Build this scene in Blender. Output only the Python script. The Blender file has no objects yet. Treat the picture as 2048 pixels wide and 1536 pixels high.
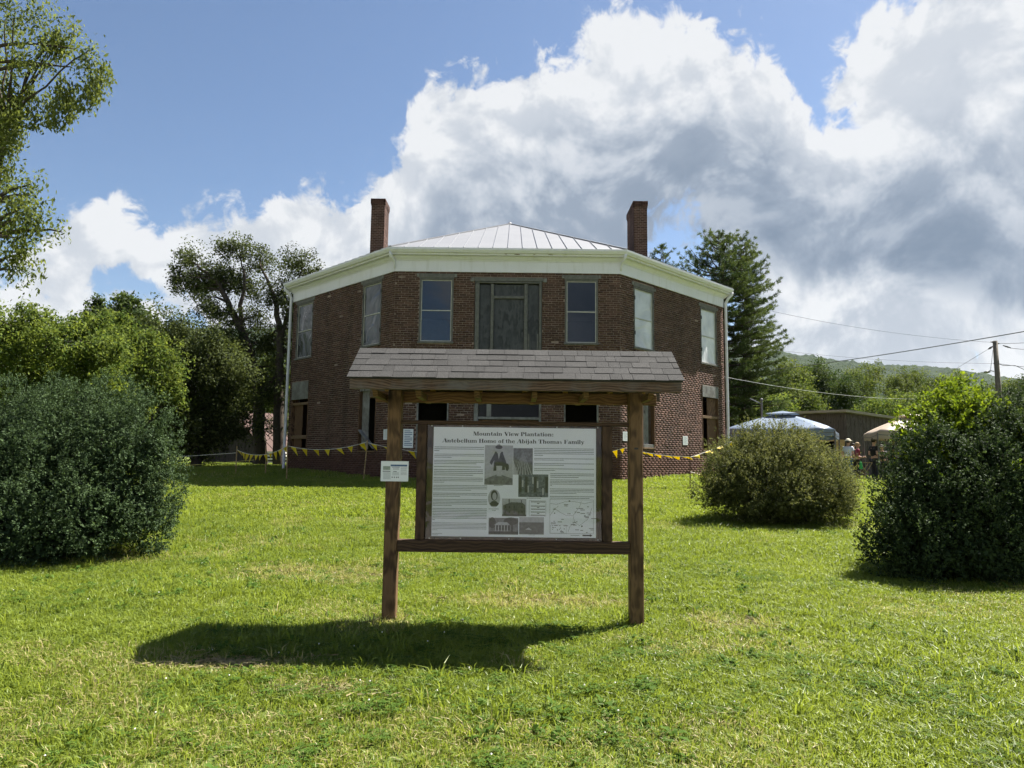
import bpy, math, random
import numpy as np
from mathutils import Vector, Matrix
random.seed(7); RNG = np.random.default_rng(7)
SC = bpy.context.scene
COL = SC.collection
R_ = math.radians
# ------------------------------------------------------------------ camera
F = 1400.0; PITCH = math.atan(151/1400); ROLL = R_(0.7); CAMZ = 1.6
cam_d = bpy.data.cameras.new('camera'); cam = bpy.data.objects.new('camera', cam_d); COL.objects.link(cam)
cam_d.sensor_width = 36; cam_d.lens = 36*F/2048; cam_d.clip_start = .05; cam_d.clip_end = 9000
CR = Matrix.Rotation(PITCH+math.pi/2, 3, 'X') @ Matrix.Rotation(ROLL, 3, 'Z')
cam.matrix_world = Matrix.Translation((0, 0, CAMZ)) @ CR.to_4x4()
SC.camera = cam
C0 = Vector((0, 0, CAMZ))
def ray(px, py): return CR @ Vector(((px-1024)/F, (768-py)/F, -1))
def pix(px, py, Y): d = ray(px, py); return C0 + d*(Y/d.y)       # the point of the place seen there, at depth Y
# ------------------------------------------------------------------ sun, sky, exposure
SUN_AZ, SUN_EL = R_(54), R_(55)          # azimuth from +Y towards +X
SUND = Vector((math.sin(SUN_AZ)*math.cos(SUN_EL), math.cos(SUN_AZ)*math.cos(SUN_EL), math.sin(SUN_EL)))
sl = bpy.data.lights.new('sun', 'SUN'); sl.energy = 5.0; sl.angle = R_(.53); sl.color = (1, .95, .86)
so = bpy.data.objects.new('sun', sl); COL.objects.link(so); so.rotation_euler = (-SUND).to_track_quat('-Z', 'Y').to_euler()
so.location = SUND*60
SC.view_settings.view_transform = 'Standard'; SC.view_settings.look = 'None'
SC.view_settings.exposure = 1.9; SC.view_settings.gamma = 1
SC.render.engine = 'CYCLES'; SC.cycles.use_denoising = True
SC.cycles.max_bounces = 6; SC.cycles.diffuse_bounces = 3; SC.cycles.glossy_bounces = 3; SC.cycles.transmission_bounces = 4; SC.cycles.use_adaptive_sampling = True; SC.cycles.adaptive_threshold = .02; SC.cycles.transparent_max_bounces = 12; SC.cycles.caustics_reflective = False; SC.cycles.caustics_refractive = False

class NT:
    """short node-tree writer"""
    def __init__(s, tree): s.t = tree; s.t.nodes.clear()
    def n(s, typ, ins=None, **kw):
        nd = s.t.nodes.new(typ)
        for k, v in kw.items(): setattr(nd, k, v)
        if ins:
            for k, v in ins.items():
                sk = nd.inputs[k]
                if isinstance(v, bpy.types.NodeSocket): s.t.links.new(v, sk)
                elif isinstance(v, bpy.types.Node): s.t.links.new(v.outputs[0], sk)
                else: sk.default_value = v
        return nd
    def math(s, op, a, b=0.0, c=None, clamp=False):
        d = {0: a, 1: b}
        if c is not None: d[2] = c
        return s.n('ShaderNodeMath', d, operation=op, use_clamp=clamp).outputs[0]
    def vmath(s, op, a, b=(0, 0, 0), out=0):
        return s.n('ShaderNodeVectorMath', {0: a, 1: b}, operation=op).outputs[out]
    def maprange(s, v, a, b, c=0., d=1., smooth=False):
        return s.n('ShaderNodeMapRange', {0: v, 1: a, 2: b, 3: c, 4: d}, interpolation_type='SMOOTHSTEP' if smooth else 'LINEAR').outputs[0]
    def mix(s, f, a, b, blend='MIX'):
        nd = s.n('ShaderNodeMix', data_type='RGBA', blend_type=blend)
        for i, v in ((0, f), (6, a), (7, b)):
            if isinstance(v, (bpy.types.NodeSocket)): s.t.links.new(v, nd.inputs[i])
            else: nd.inputs[i].default_value = v if i == 0 else (*v[:3], 1)
        return nd.outputs[2]
    def noise(s, vec, scale, detail=3., rough=.5, dist=0., out=0):
        d = {'Scale': scale, 'Detail': detail, 'Roughness': rough, 'Distortion': dist}
        if vec is not None: d['Vector'] = vec
        return s.n('ShaderNodeTexNoise', d).outputs[out]
    def ramp(s, f, stops):
        nd = s.n('ShaderNodeValToRGB', {0: f}); e = nd.color_ramp.elements
        while len(e) < len(stops): e.new(.5)
        for i, (p, c) in enumerate(stops): e[i].position = p; e[i].color = (*c[:3], 1)
        return nd.outputs[0]

SKY_S, CLOUD_S = .038, .262
W = bpy.data.worlds.new('World'); SC.world = W; W.use_nodes = True
# fair-weather cumulus: outlines of the cloud banks as curves over azimuth (the same bank goes on all round the horizon), broken up by noise
def azel(px, py): d = ray(px, py).normalized(); return math.degrees(math.atan2(d.x, d.y)), math.degrees(math.asin(d.z))
n = NT(W.node_tree)
tc = n.n('ShaderNodeTexCoord'); vdir = n.vmath('NORMALIZE', tc.outputs['Generated'])
sx = n.n('ShaderNodeSeparateXYZ', {0: vdir})
az = n.math('DEGREES', n.math('ARCTAN2', sx.outputs[0], sx.outputs[1])); elv = n.math('DEGREES', n.math('ARCSINE', sx.outputs[2]))
AZR = 45.
u_ = n.math('PINGPONG', n.math('ADD', az, AZR+720.), 2*AZR); u_ = n.math('DIVIDE', u_, 2*AZR)
wob = n.noise(vdir, 3.2, 3., .55, .2, 1)
wobs = n.n('ShaderNodeSeparateColor', {0: wob})
elw = n.math('MULTIPLY_ADD', n.math('SUBTRACT', wobs.outputs[1], .5), 9., elv)
uw = n.math('MULTIPLY_ADD', n.math('SUBTRACT', wobs.outputs[0], .5), .06, u_)
def curves(tabs):
    nd = n.n('ShaderNodeRGBCurve', {1: n.n('ShaderNodeCombineXYZ', {0: uw, 1: uw, 2: uw})}); mp = nd.mapping; mp.use_clip = False
    for ch, pts in enumerate(tabs):
        c = mp.curves[ch]; pts = sorted(((azel(px, py)[0]+AZR)/(2*AZR), azel(px, py)[1]/60.) for px, py in pts)
        pts = [(0., pts[0][1])]+[q for q in pts if .01 < q[0] < .99]+[(1., pts[-1][1])]
        while len(c.points) < len(pts): c.points.new(.5, .5)
        for i, q in enumerate(pts): c.points[i].location = q; c.points[i].handle_type = 'VECTOR'
    mp.update(); s = n.n('ShaderNodeSeparateColor', {0: nd.outputs[0]})
    return [n.math('MULTIPLY', s.outputs[k], 60.) for k in range(3)]
topA, botA, topC = curves([
  [(-80, 470), (60, 480), (160, 440), (260, 420), (340, 425), (420, 375), (520, 395), (585, 325), (640, 345), (700, 395), (760, 350), (815, 300), (850, 210), (900, 120), (960, 110), (1060, 100), (1140, 60), (1210, 45), (1290, 75), (1370, 55), (1440, 90), (1520, 90), (1570, 150), (1630, 175), (1720, 150), (1800, 130), (1880, 95), (1960, 140), (2130, 160)],
  [(-80, 610), (100, 560), (220, 600), (340, 680), (500, 760), (800, 780), (1150, 660), (1270, 560), (1330, 500), (1400, 500), (1450, 540), (1500, 640), (1560, 720), (1640, 800), (1760, 820), (1900, 820), (2000, 820), (2130, 820)],
  [(-80, 760), (300, 760), (900, 780), (1200, 700), (1300, 540), (1400, 600), (1480, 640), (1540, 560), (1600, 545), (1640, 570), (1700, 585), (1760, 565), (1820, 600), (1900, 600), (1980, 640), (2060, 620), (2130, 630)]])
topB, botB, topD = curves([
  [(-80, 940), (1300, 940), (1540, 700), (1600, 230), (1622, 120), (1660, 60), (1720, 0), (1800, -60), (1900, -120), (2130, -150)],
  [(-80, 300), (1500, 240), (1600, 260), (1700, 290), (1800, 290), (1880, 320), (1960, 380), (2130, 400)],
  [(-80, 560), (60, 500), (150, 480), (220, 560), (300, 600), (500, 800), (1500, 800), (2130, 800)]])
n1 = n.noise(vdir, 6.5, 7., .58, .3); n2 = n.noise(vdir, 30., 4., .6, .5)
nz = n.math('ADD', n.math('MULTIPLY', n.math('SUBTRACT', n1, .5), 15.), n.math('MULTIPLY', n.math('SUBTRACT', n2, .5), 8.))
def band(t, b): return n.math('MINIMUM', n.math('SUBTRACT', t, elw), n.math('SUBTRACT', elw, b))
dA = n.math('MAXIMUM', band(topA, botA), band(topD, -20.)); dB = band(topB, botB); dC = n.math('SUBTRACT', topC, elw)
dM = n.math('MAXIMUM', n.math('MAXIMUM', dA, dB), dC)
dens = n.math('ADD', n.math('MINIMUM', dM, 9.), nz)
wisp = n.math('MULTIPLY_ADD', n.noise(vdir, 2.2, 3., .5), 3.6, -1.)
mask = n.n('ShaderNodeMapRange', {0: dens, 1: -.6, 2: n.math('MAXIMUM', wisp, 1.2), 3: 0., 4: 1.}, interpolation_type='SMOOTHSTEP').outputs[0]
n1s = n.noise(n.vmath('ADD', vdir, tuple(SUND*.035)), 6.5, 5., .58, .3)
lit = n.maprange(n.math('SUBTRACT', n1, n1s), -.10, .13, 0, 1, True)
depthA = n.math('MAXIMUM', n.math('SUBTRACT', topA, elw), n.math('MULTIPLY', n.math('SUBTRACT', topB, elw), .55))
lowC = n.maprange(n.math('SUBTRACT', topC, elw), -1.5, 1.5, 0, 1, True)
belly = n.math('MULTIPLY', n.maprange(n.math('ADD', depthA, n.math('MULTIPLY', nz, .42)), 3., 12., 0, 1, True), n.math('SUBTRACT', 1., n.math('MULTIPLY', lowC, .8)))
leftfade = n.maprange(az, -24., -6., .25, 1., True)
dark = n.math('ADD', n.math('MULTIPLY', n.math('MULTIPLY', belly, leftfade), n.maprange(az, 0., 24., .40, .72, True)), n.math('MULTIPLY', n.math('SUBTRACT', .55, lit), .46), clamp=True)
ccol = n.ramp(dark, [(0., (.88, .90, .92)), (.28, (.62, .67, .735)), (.62, (.34, .405, .50)), (1., (.20, .265, .36))])
skyt = n.n('ShaderNodeTexSky', sky_type='NISHITA', sun_disc=False, sun_elevation=SUN_EL, sun_rotation=SUN_AZ, altitude=300., air_density=1.0, dust_density=.5, ozone_density=2.2)
skyc = n.vmath('SCALE', skyt.outputs[0]); skyc.node.inputs['Scale'].default_value = SKY_S
cols = n.vmath('SCALE', ccol); cols.node.inputs['Scale'].default_value = CLOUD_S
fin = n.mix(n.math('MULTIPLY', mask, .97), skyc, cols)
bg = n.n('ShaderNodeBackground', {0: fin, 1: 1.0}); wo = n.n('ShaderNodeOutputWorld', {0: bg})
W.cycles.sampling_method = 'MANUAL'; W.cycles.sample_map_resolution = 256

# ------------------------------------------------------------------ helpers: geometry
ORG = {}
def tag(o, label=None, cat=None, group=None, kind=None):
    for k, v in (('label', label), ('category', cat), ('group', group), ('kind', kind)):
        if v: o[k] = v
    return o
def thing(name, loc, label, cat, group=None, kind=None):
    o = bpy.data.objects.new(name, None); COL.objects.link(o); o.location = loc; o.empty_display_size = .2
    ORG[o.name] = Vector(loc); return tag(o, label, cat, group, kind)
def link(name, me, m=None, parent=None, loc=(0, 0, 0)):
    o = bpy.data.objects.new(name, me); COL.objects.link(o); o.location = loc
    if m is not None and not me.materials: me.materials.append(m)
    if parent is not None: o.parent = parent; ORG[o.name] = ORG[parent.name]
    else: ORG[o.name] = Vector(loc)
    return o
class MB:
    def __init__(s): s.v = []; s.f = []; s.sm = False
    def poly(s, pts): b = len(s.v); s.v += [tuple(p) for p in pts]; s.f.append(tuple(range(b, b+len(pts)))); return s
    def hexa(s, P):                       # 8 points: bottom 4 (ccw from above), top 4
        b = len(s.v); s.v += [tuple(p) for p in P]
        for q in ((3,2,1,0),(4,5,6,7),(0,1,5,4),(1,2,6,5),(2,3,7,6),(3,0,4,7)): s.f.append(tuple(b+i for i in q))
        return s
    def box(s, x0, x1, y0, y1, z0, z1): return s.hexa([(x0,y0,z0),(x1,y0,z0),(x1,y1,z0),(x0,y1,z0),(x0,y0,z1),(x1,y0,z1),(x1,y1,z1),(x0,y1,z1)])
    def fbox(s, fr, u0, u1, z0, z1, d0, d1):   # box in a wall's frame: along u, up z, outwards d
        return s.hexa([fr(u0,z0,d1), fr(u1,z0,d1), fr(u1,z0,d0), fr(u0,z0,d0), fr(u0,z1,d1), fr(u1,z1,d1), fr(u1,z1,d0), fr(u0,z1,d0)])
    def beam(s, a, b, w, h, up=(0, 0, 1)):
        a, b = Vector(a), Vector(b); d = (b-a).normalized(); x = d.cross(Vector(up))
        if x.length < 1e-4: x = d.cross(Vector((0, 1, 0)))
        x.normalize(); y = x.cross(d).normalized(); x *= w/2; y *= h/2
        return s.hexa([a-x-y, a+x-y, b+x-y, b-x-y, a-x+y, a+x+y, b+x+y, b-x+y])
    def tube(s, pts, rad, k=8, cap=True):
        pts = [Vector(p) for p in pts]; b0 = len(s.v); rr = rad if hasattr(rad, '__len__') else [rad]*len(pts)
        prev = None
        for i, p in enumerate(pts):
            d = (pts[min(i+1, len(pts)-1)]-pts[max(i-1, 0)]).normalized()
            x = d.cross(Vector((0, 0, 1))) if prev is None else prev - d*prev.dot(d)
            if x.length < 1e-3: x = d.cross(Vector((0, 1, 0)))
            x.normalize(); prev = x; y = d.cross(x)
            for j in range(k):
                a = 2*math.pi*j/k; s.v.append(tuple(p+(x*math.cos(a)+y*math.sin(a))*rr[i]))
        for i in range(len(pts)-1):
            for j in range(k):
                a = b0+i*k+j; c = b0+i*k+(j+1) % k; s.f.append((a, c, c+k, a+k))
        if cap:
            s.f.append(tuple(b0+j for j in range(k))[::-1]); s.f.append(tuple(b0+(len(pts)-1)*k+j for j in range(k)))
        return s
    def grid(s, G):
        b = len(s.v); w = len(G[0])
        for row in G: s.v += [tuple(q) for q in row]
        for i in range(len(G)-1):
            for j in range(w-1): a = b+i*w+j; s.f.append((a, a+1, a+1+w, a+w))
        return s
    def ellipsoid(s, c, r, nu=12, nv=8):
        b = len(s.v)
        for i in range(nv+1):
            t = math.pi*i/nv
            for j in range(nu):
                a = 2*math.pi*j/nu; s.v.append((c[0]+r[0]*math.sin(t)*math.cos(a), c[1]+r[1]*math.sin(t)*math.sin(a), c[2]+r[2]*math.cos(t)))
        for i in range(nv):
            for j in range(nu):
                a = b+i*nu+j; c2 = b+i*nu+(j+1) % nu; s.f.append((a, a+nu, c2+nu, c2))
        return s
    def build(s, name, m, parent=None, org=None, smooth=False, bevel=0):
        o0 = org if org is not None else (ORG[parent.name] if parent is not None else Vector((0, 0, 0)))
        me = bpy.data.meshes.new(name); me.from_pydata([(v[0]-o0[0], v[1]-o0[1], v[2]-o0[2]) for v in s.v], [], s.f); me.update()
        if smooth: me.polygons.foreach_set('use_smooth', [True]*len(me.polygons))
        o = link(name, me, m, parent, (0, 0, 0) if parent is not None else o0)
        if parent is None: ORG[o.name] = Vector(o0)
        if bevel:
            md = o.modifiers.new('bevel', 'BEVEL'); md.width = bevel; md.segments = 1; md.limit_method = 'ANGLE'
        return o
def np_mesh(name, V, Q, tint=None, m=None, parent=None, org=None, smooth=False):
    """quads from numpy arrays"""
    o0 = org if org is not None else (ORG[parent.name] if parent is not None else Vector((0, 0, 0)))
    V = np.asarray(V, dtype=np.float32)-np.array(o0, dtype=np.float32); Q = np.asarray(Q, dtype=np.int32)
    me = bpy.data.meshes.new(name); k = Q.shape[1]
    me.vertices.add(len(V)); me.vertices.foreach_set('co', V.ravel())
    me.loops.add(Q.size); me.loops.foreach_set('vertex_index', Q.ravel())
    me.polygons.add(len(Q)); me.polygons.foreach_set('loop_start', np.arange(0, Q.size, k, dtype=np.int32))
    if smooth: me.polygons.foreach_set('use_smooth', np.ones(len(Q), dtype=bool))
    if tint is not None:
        at = me.attributes.new('tint', 'FLOAT', 'FACE'); at.data.foreach_set('value', np.asarray(tint, dtype=np.float32))
    me.update(calc_edges=True)
    return link(name, me, m, parent, (0, 0, 0) if parent is not None else o0)

# ------------------------------------------------------------------ materials
MATS = {}
def new_mat(name):
    m = bpy.data.materials.new(name); m.use_nodes = True; MATS[name] = m; return m, NT(m.node_tree)
def out(n, sh): n.n('ShaderNodeOutputMaterial', {0: sh})
def bsdf(n, color, rough=.8, spec=.3, metal=0., bump=None, bstr=.3, bdist=.01, **kw):
    d = {'Base Color': color if not isinstance(color, tuple) else (*color[:3], 1), 'Roughness': rough, 'Metallic': metal, 'Specular IOR Level': spec}
    d.update(kw)
    if bump is not None: d['Normal'] = n.n('ShaderNodeBump', {'Height': bump, 'Strength': bstr, 'Distance': bdist})
    return n.n('ShaderNodeBsdfPrincipled', d)
def plain(name, c, rough=.7, var=.25, scale=6., spec=.3, metal=0., bump=.15):
    m, n = new_mat(name); tc = n.n('ShaderNodeTexCoord').outputs['Object']
    a = n.noise(tc, scale, 5.); b = n.noise(tc, scale*7, 4.)
    f = n.math('MULTIPLY_ADD', b, .4, n.math('MULTIPLY', a, .6))
    col = n.mix(n.maprange(f, .3, .7), tuple(x*(1-var) for x in c), tuple(min(1, x*(1+var)) for x in c))
    out(n, bsdf(n, col, rough, spec, metal, f, bump, .01)); return m
def wood(name, c1, c2, axis=0, grain=1., rough=.75, weather=None):
    """board wood, grain running along one axis, with knots and weathering"""
    m, n = new_mat(name); tc = n.n('ShaderNodeTexCoord').outputs['Object']
    sc = [34.*grain]*3; sc[axis] = 2.2*grain
    oi = n.n('ShaderNodeObjectInfo').outputs['Random']
    v = n.vmath('ADD', tc, n.n('ShaderNodeCombineXYZ', {0: n.math('MULTIPLY', oi, 13.), 1: n.math('MULTIPLY', oi, 7.), 2: n.math('MULTIPLY', oi, 5.)}))
    wob = n.noise(v, 2.5, 2., .5, 0., 1)
    v2 = n.vmath('ADD', n.vmath('MULTIPLY', v, tuple(sc)), n.vmath('MULTIPLY', wob, (3., 3., 3.)))
    a = n.noise(v2, 1., 5., .6, .6)
    s2 = [1.]*3; s2[axis] = .12
    rings = n.n('ShaderNodeTexWave', {'Vector': n.vmath('ADD', n.vmath('MULTIPLY', v, tuple(s2)), n.vmath('MULTIPLY', wob, (.10, .10, .10))), 'Scale': 14.*grain, 'Distortion': 6., 'Detail': 2., 'Detail Scale': 1.2}, wave_type='RINGS')
    f = n.math('MULTIPLY_ADD', rings.outputs[1], .45, n.math('MULTIPLY', a, .6))
    sk = [5.]*3; sk[axis] = 2.
    kn = n.n('ShaderNodeTexVoronoi', {'Vector': n.vmath('MULTIPLY', v, tuple(sk)), 'Scale': 1.}).outputs[0]
    col = n.mix(n.maprange(f, .25, .8), c1, c2)
    col = n.mix(n.maprange(kn, .16, .07), col, tuple(x*.35 for x in c1))
    if weather:
        w = n.noise(v, 3.2, 6., .65); col = n.mix(n.maprange(w, .42, .68), col, weather)
    out(n, bsdf(n, col, rough, .25, 0., f, .5, .004)); return m
def leaf(name, lo, hi, trans=.4, rough=.72, spec=.08):
    m, n = new_mat(name)
    t = n.n('ShaderNodeAttribute', attribute_name='tint').outputs['Fac']
    col = n.mix(t, lo, hi)
    b = bsdf(n, col, rough, spec)
    tr = n.n('ShaderNodeBsdfTranslucent', {0: n.mix(.5, col, n.mix(t, tuple(x*1.5 for x in lo), (hi[0]*1.5, hi[1]*1.4, hi[2]*.7)))})
    out(n, n.n('ShaderNodeMixShader', {0: trans, 1: b, 2: tr})); return m
# brick: each brick its own shade
def brick_mat(name, z_band=None):
    m, n = new_mat(name)
    geo = n.n('ShaderNodeNewGeometry'); oi = n.n('ShaderNodeObjectInfo').outputs['Random']
    r = n.math('FRACT', n.math('ADD', geo.outputs['Random Per Island'], oi))
    pos = geo.outputs['Position']
    col = n.ramp(r, [(0., (.045, .0245, .0195)), (.35, (.069, .0365, .0275)), (.7, (.093, .0495, .0375)), (1., (.126, .070, .054))])
    big = n.noise(pos, .8, 5., .6); col = n.mix(n.maprange(big, .35, .7, 0, .45), col, (.030, .018, .015))
    fine = n.noise(pos, 60., 3.); col = n.mix(n.maprange(fine, .3, .75, 0, .35), col, (.11, .062, .048))
    st = n.noise(n.vmath('MULTIPLY', pos, (2.2, 2.2, .22)), 1., 5., .6); col = n.mix(n.maprange(st, .5, .68, 0, .6), col, (.026, .016, .013))
    ef = n.noise(n.vmath('MULTIPLY', pos, (1.3, 1.3, .9)), 1., 6., .7); col = n.mix(n.maprange(ef, .60, .74, 0, .4), col, (.17, .13, .11))
    pos_z = n.n('ShaderNodeSeparateXYZ', {0: pos}).outputs[2]
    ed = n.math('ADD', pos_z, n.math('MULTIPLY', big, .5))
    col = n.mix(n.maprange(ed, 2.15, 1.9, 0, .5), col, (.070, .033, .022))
    out(n, bsdf(n, col, .9, .2, 0., fine, .4, .004)); return m
brick_mat('brick')
def mortar_mat():
    m, n = new_mat('mortar'); pos = n.n('ShaderNodeNewGeometry').outputs['Position']
    f = n.noise(pos, 3., 6., .6); col = n.mix(n.maprange(f, .35, .65), (.18, .132, .110), (.31, .238, .197))
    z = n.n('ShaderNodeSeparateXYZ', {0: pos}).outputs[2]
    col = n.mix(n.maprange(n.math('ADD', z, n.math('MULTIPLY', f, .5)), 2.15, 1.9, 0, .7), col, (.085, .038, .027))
    out(n, bsdf(n, col, .95, .1, 0., n.noise(pos, 50., 3.), .4, .004)); return m
mortar_mat()
# plain courses for walls that face away
m, n = new_mat('brick_far'); tc = n.n('ShaderNodeTexCoord').outputs['Object']
bt = n.n('ShaderNodeTexBrick', {'Vector': n.vmath('ADD', tc, (0, 0, 0)), 'Color1': (.09, .045, .034, 1), 'Color2': (.12, .058, .042, 1), 'Mortar': (.24, .17, .14, 1), 'Scale': 5.})
out(n, bsdf(n, bt.outputs[0], .9, .2))
m, n = new_mat('white_paint'); pos = n.n('ShaderNodeNewGeometry').outputs['Position']
a = n.noise(n.vmath('MULTIPLY', pos, (5., 5., .7)), 1., 5., .65); b = n.noise(pos, 1.1, 5., .6); c = n.noise(pos, 30., 3.)
col = n.mix(n.maprange(a, .52, .75, 0, .35), (.69, .685, .76), (.40, .39, .38)); col = n.mix(n.maprange(b, .5, .75, 0, .25), col, (.52, .51, .50))
out(n, bsdf(n, col, .55, .3, 0., c, .1, .01))
plain('grey_trim', (.125, .122, .115), .8, .35, 9.)
plain('pale_trim', (.44, .43, .40), .75, .2, 9.)
plain('dark_metal', (.03, .03, .03), .5, .2)
plain('stone', (.30, .28, .25), .9, .3, 5.)
wood('plywood', (.035, .037, .042), (.085, .087, .095), 2, .6, .8, (.06, .062, .07))
wood('board_grey', (.09, .085, .078), (.20, .195, .185), 2, .7, .85, (.24, .24, .235))
wood('board_brown', (.06, .032, .018), (.16, .09, .05), 2, .7, .8)
wood('board_brown_flat', (.10, .06, .035), (.24, .16, .09), 0, .7, .8)
m, n = new_mat('roof_metal'); tc = n.n('ShaderNodeTexCoord').outputs['Object']
f = n.noise(tc, 1.2, 4.); out(n, bsdf(n, n.mix(f, (.155, .16, .175), (.195, .20, .215)), .55, .15, .1, n.noise(tc, 2.5, 2.), .12, .02))
m, n = new_mat('rib_metal'); out(n, bsdf(n, (.22, .23, .25), .4, .5, .3))
# window glass: see-through with a mirror-like surface
def glass(name, tint=(.95, .96, .97), bumps=.0, minr=.07, rough=.02, amt=1.):
    m, n = new_mat(name); tc = n.n('ShaderNodeTexCoord').outputs['Object']
    nrm = n.n('ShaderNodeBump', {'Height': n.noise(tc, 2.2, 2., .5, 1.2), 'Strength': bumps, 'Distance': .1})
    fr = n.n('ShaderNodeFresnel', {'IOR': 1.5, 'Normal': nrm})
    fac = n.math('MULTIPLY', n.math('ADD', fr, minr-.04), amt, clamp=True)
    gl = n.n('ShaderNodeBsdfGlossy', {'Color': (1, 1, 1, 1), 'Roughness': rough, 'Normal': nrm})
    tr = n.n('ShaderNodeBsdfTransparent', {0: (*tint, 1)})
    out(n, n.n('ShaderNodeMixShader', {0: fac, 1: tr, 2: gl})); return m
glass('window_glass', (.8, .85, .9), .04, .045)
glass('plexiglass', (.985, .985, .985), .03, .04, .02, .55)
def film(name, c1, c2, rough, bstr, spec=.9):  # plastic window film; sky reflections are partly put into its base colours
    m, n = new_mat(name); tc = n.n('ShaderNodeTexCoord').outputs['Object']
    f = n.noise(tc, .9, 3., .5, 1.2); w = n.noise(tc, 1.1, 2., .45, 1.6)
    out(n, bsdf(n, n.mix(n.maprange(f, .35, .65), c1, c2), rough, spec, 0., w, bstr, .12)); return m
film('film_white', (.40, .42, .45), (.60, .62, .64), .22, .5)
film('film_dark', (.018, .021, .025), (.085, .092, .10), .12, .5, .4)
glass('old_glass', (.55, .6, .62), .05, .03, .05, .4)
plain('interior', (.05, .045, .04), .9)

# ------------------------------------------------------------------ ground
def sstep(a, b, x): t = np.clip((x-a)/(b-a), 0, 1); return t*t*(3-2*t)
_LAT = np.random.default_rng(11).random((256, 256))
def vnoise(x, y):
    x = np.asarray(x, float); y = np.asarray(y, float); xi = np.floor(x).astype(int); yi = np.floor(y).astype(int)
    fx = x-xi; fy = y-yi; fx = fx*fx*(3-2*fx); fy = fy*fy*(3-2*fy)
    L = lambda a, b: _LAT[a % 256, b % 256]
    return (L(xi, yi)*(1-fx)+L(xi+1, yi)*fx)*(1-fy)+(L(xi, yi+1)*(1-fx)+L(xi+1, yi+1)*fx)*fy
def fbm(x, y, o=4):
    s = 0; a = .5
    for i in range(o): s = s+a*vnoise(x*2**i+17*i, y*2**i+31*i); a *= .5
    return s
def gz(x, y):
    x = np.asarray(x, float); y = np.asarray(y, float)
    yy = np.clip(y, -30, 24.); z = .02788*yy+.000706*yy*np.abs(yy)
    z = z+.06*sstep(24, 34, y)
    z = z-.22*sstep(7, 16, x)*sstep(16, 28, y)
    near = 1-sstep(60, 120, np.hypot(x, y))
    z = z+(fbm(x*.35, y*.35, 3)-.43)*.10*near
    return z
def gzf(x, y): return float(gz(x, y))
ax = np.concatenate([-np.geomspace(26, 3500, 24)[::-1], np.linspace(-25, 25, 101), np.geomspace(26, 3500, 24)])
ay = np.concatenate([-np.geomspace(7, 600, 12)[::-1], np.linspace(-6, 40, 93), np.geomspace(41.5, 3800, 26)])
GX, GY = np.meshgrid(ax, ay); nx = len(ax)
GV = np.stack([GX, GY, gz(GX, GY)], -1).reshape(-1, 3)
ii = np.arange(len(ay)-1)[:, None]*nx+np.arange(nx-1)[None, :]; ii = ii.ravel()
m, n = new_mat('soil_turf'); pos = n.n('ShaderNodeNewGeometry').outputs['Position']
a = n.noise(pos, .55, 6., .6); b = n.noise(pos, 9., 6., .65); c = n.noise(pos, 60., 4., .6)
col = n.mix(n.maprange(b, .3, .7), (.055, .085, .018), (.125, .160, .036))
col = n.mix(n.maprange(a, .52, .68, 0, .5), col, (.20, .17, .07)); col = n.mix(n.maprange(c, .5, .75, 0, .5), col, (.028, .045, .008))
out(n, bsdf(n, col, .95, .1, 0., c, .8, .03))
gr = np_mesh('ground', GV, np.stack([ii, ii+1, ii+1+nx, ii+nx], -1), None, MATS['soil_turf'], smooth=True); gr['kind'] = 'structure'

# unseen gravel drive, assumed from the poster's reflection, added to temper green bounce light
m, n = new_mat('gravel'); pos = n.n('ShaderNodeNewGeometry').outputs['Position']; a = n.noise(pos, 40., 4., .7); b = n.noise(pos, .8, 4.)
out(n, bsdf(n, n.mix(n.maprange(n.math('MULTIPLY_ADD', a, .7, n.math('MULTIPLY', b, .3)), .3, .7), (.15, .145, .135), (.34, .33, .31)), .95, .1, 0., a, .7, .02))
xs_ = np.linspace(-60, 60, 61); ys_ = np.linspace(-16, .9, 18); DX, DY = np.meshgrid(xs_, ys_); DYw = DY+np.where(DY > .5, .35*np.sin(DX*.7), 0.)
i2 = (np.arange(17)[:, None]*61+np.arange(60)[None, :]).ravel(); np_mesh('gravel_drive', np.stack([DX, DYw, gz(DX, DYw)+.03], -1).reshape(-1, 3), np.stack([i2, i2+1, i2+62, i2+61], -1), None, MATS['gravel'], smooth=True)['kind'] = 'structure'

# ------------------------------------------------------------------ the octagonal house
HZ = .93
OC = [(-3.79, 22.), (3.43, 22.), (8.15, 26.72), (8.15, 33.94), (3.43, 38.66), (-3.79, 38.66), (-8.51, 33.94), (-8.51, 26.72)]
OC = [Vector((a, b)) for a, b in OC]; HC = Vector((-.18, 30.33))
def side(i):
    a, b = OC[i], OC[(i+1) % 8]; u = (b-a).normalized(); return a, u, Vector((u.y, -u.x)), (b-a).length
def ocorner(i, d, z):
    i %= 8; na, nb = side((i-1) % 8)[2], side(i)[2]; o = (na+nb)/(1+na.dot(nb))*d; return Vector((OC[i].x+o.x, OC[i].y+o.y, z))
def frame(i):
    a, u, nn, L = side(i)
    return lambda t, z, d: Vector((a.x+u.x*t+nn.x*d, a.y+u.y*t+nn.y*d, z))
def wuv(i, px, py):
    a, u, nn, L = side(i); d = ray(px, py); t = ((a.x)*nn.x+a.y*nn.y)/(d.x*nn.x+d.y*nn.y); p = C0+d*t
    return (p.x-a.x)*u.x+(p.y-a.y)*u.y, p.z
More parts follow.
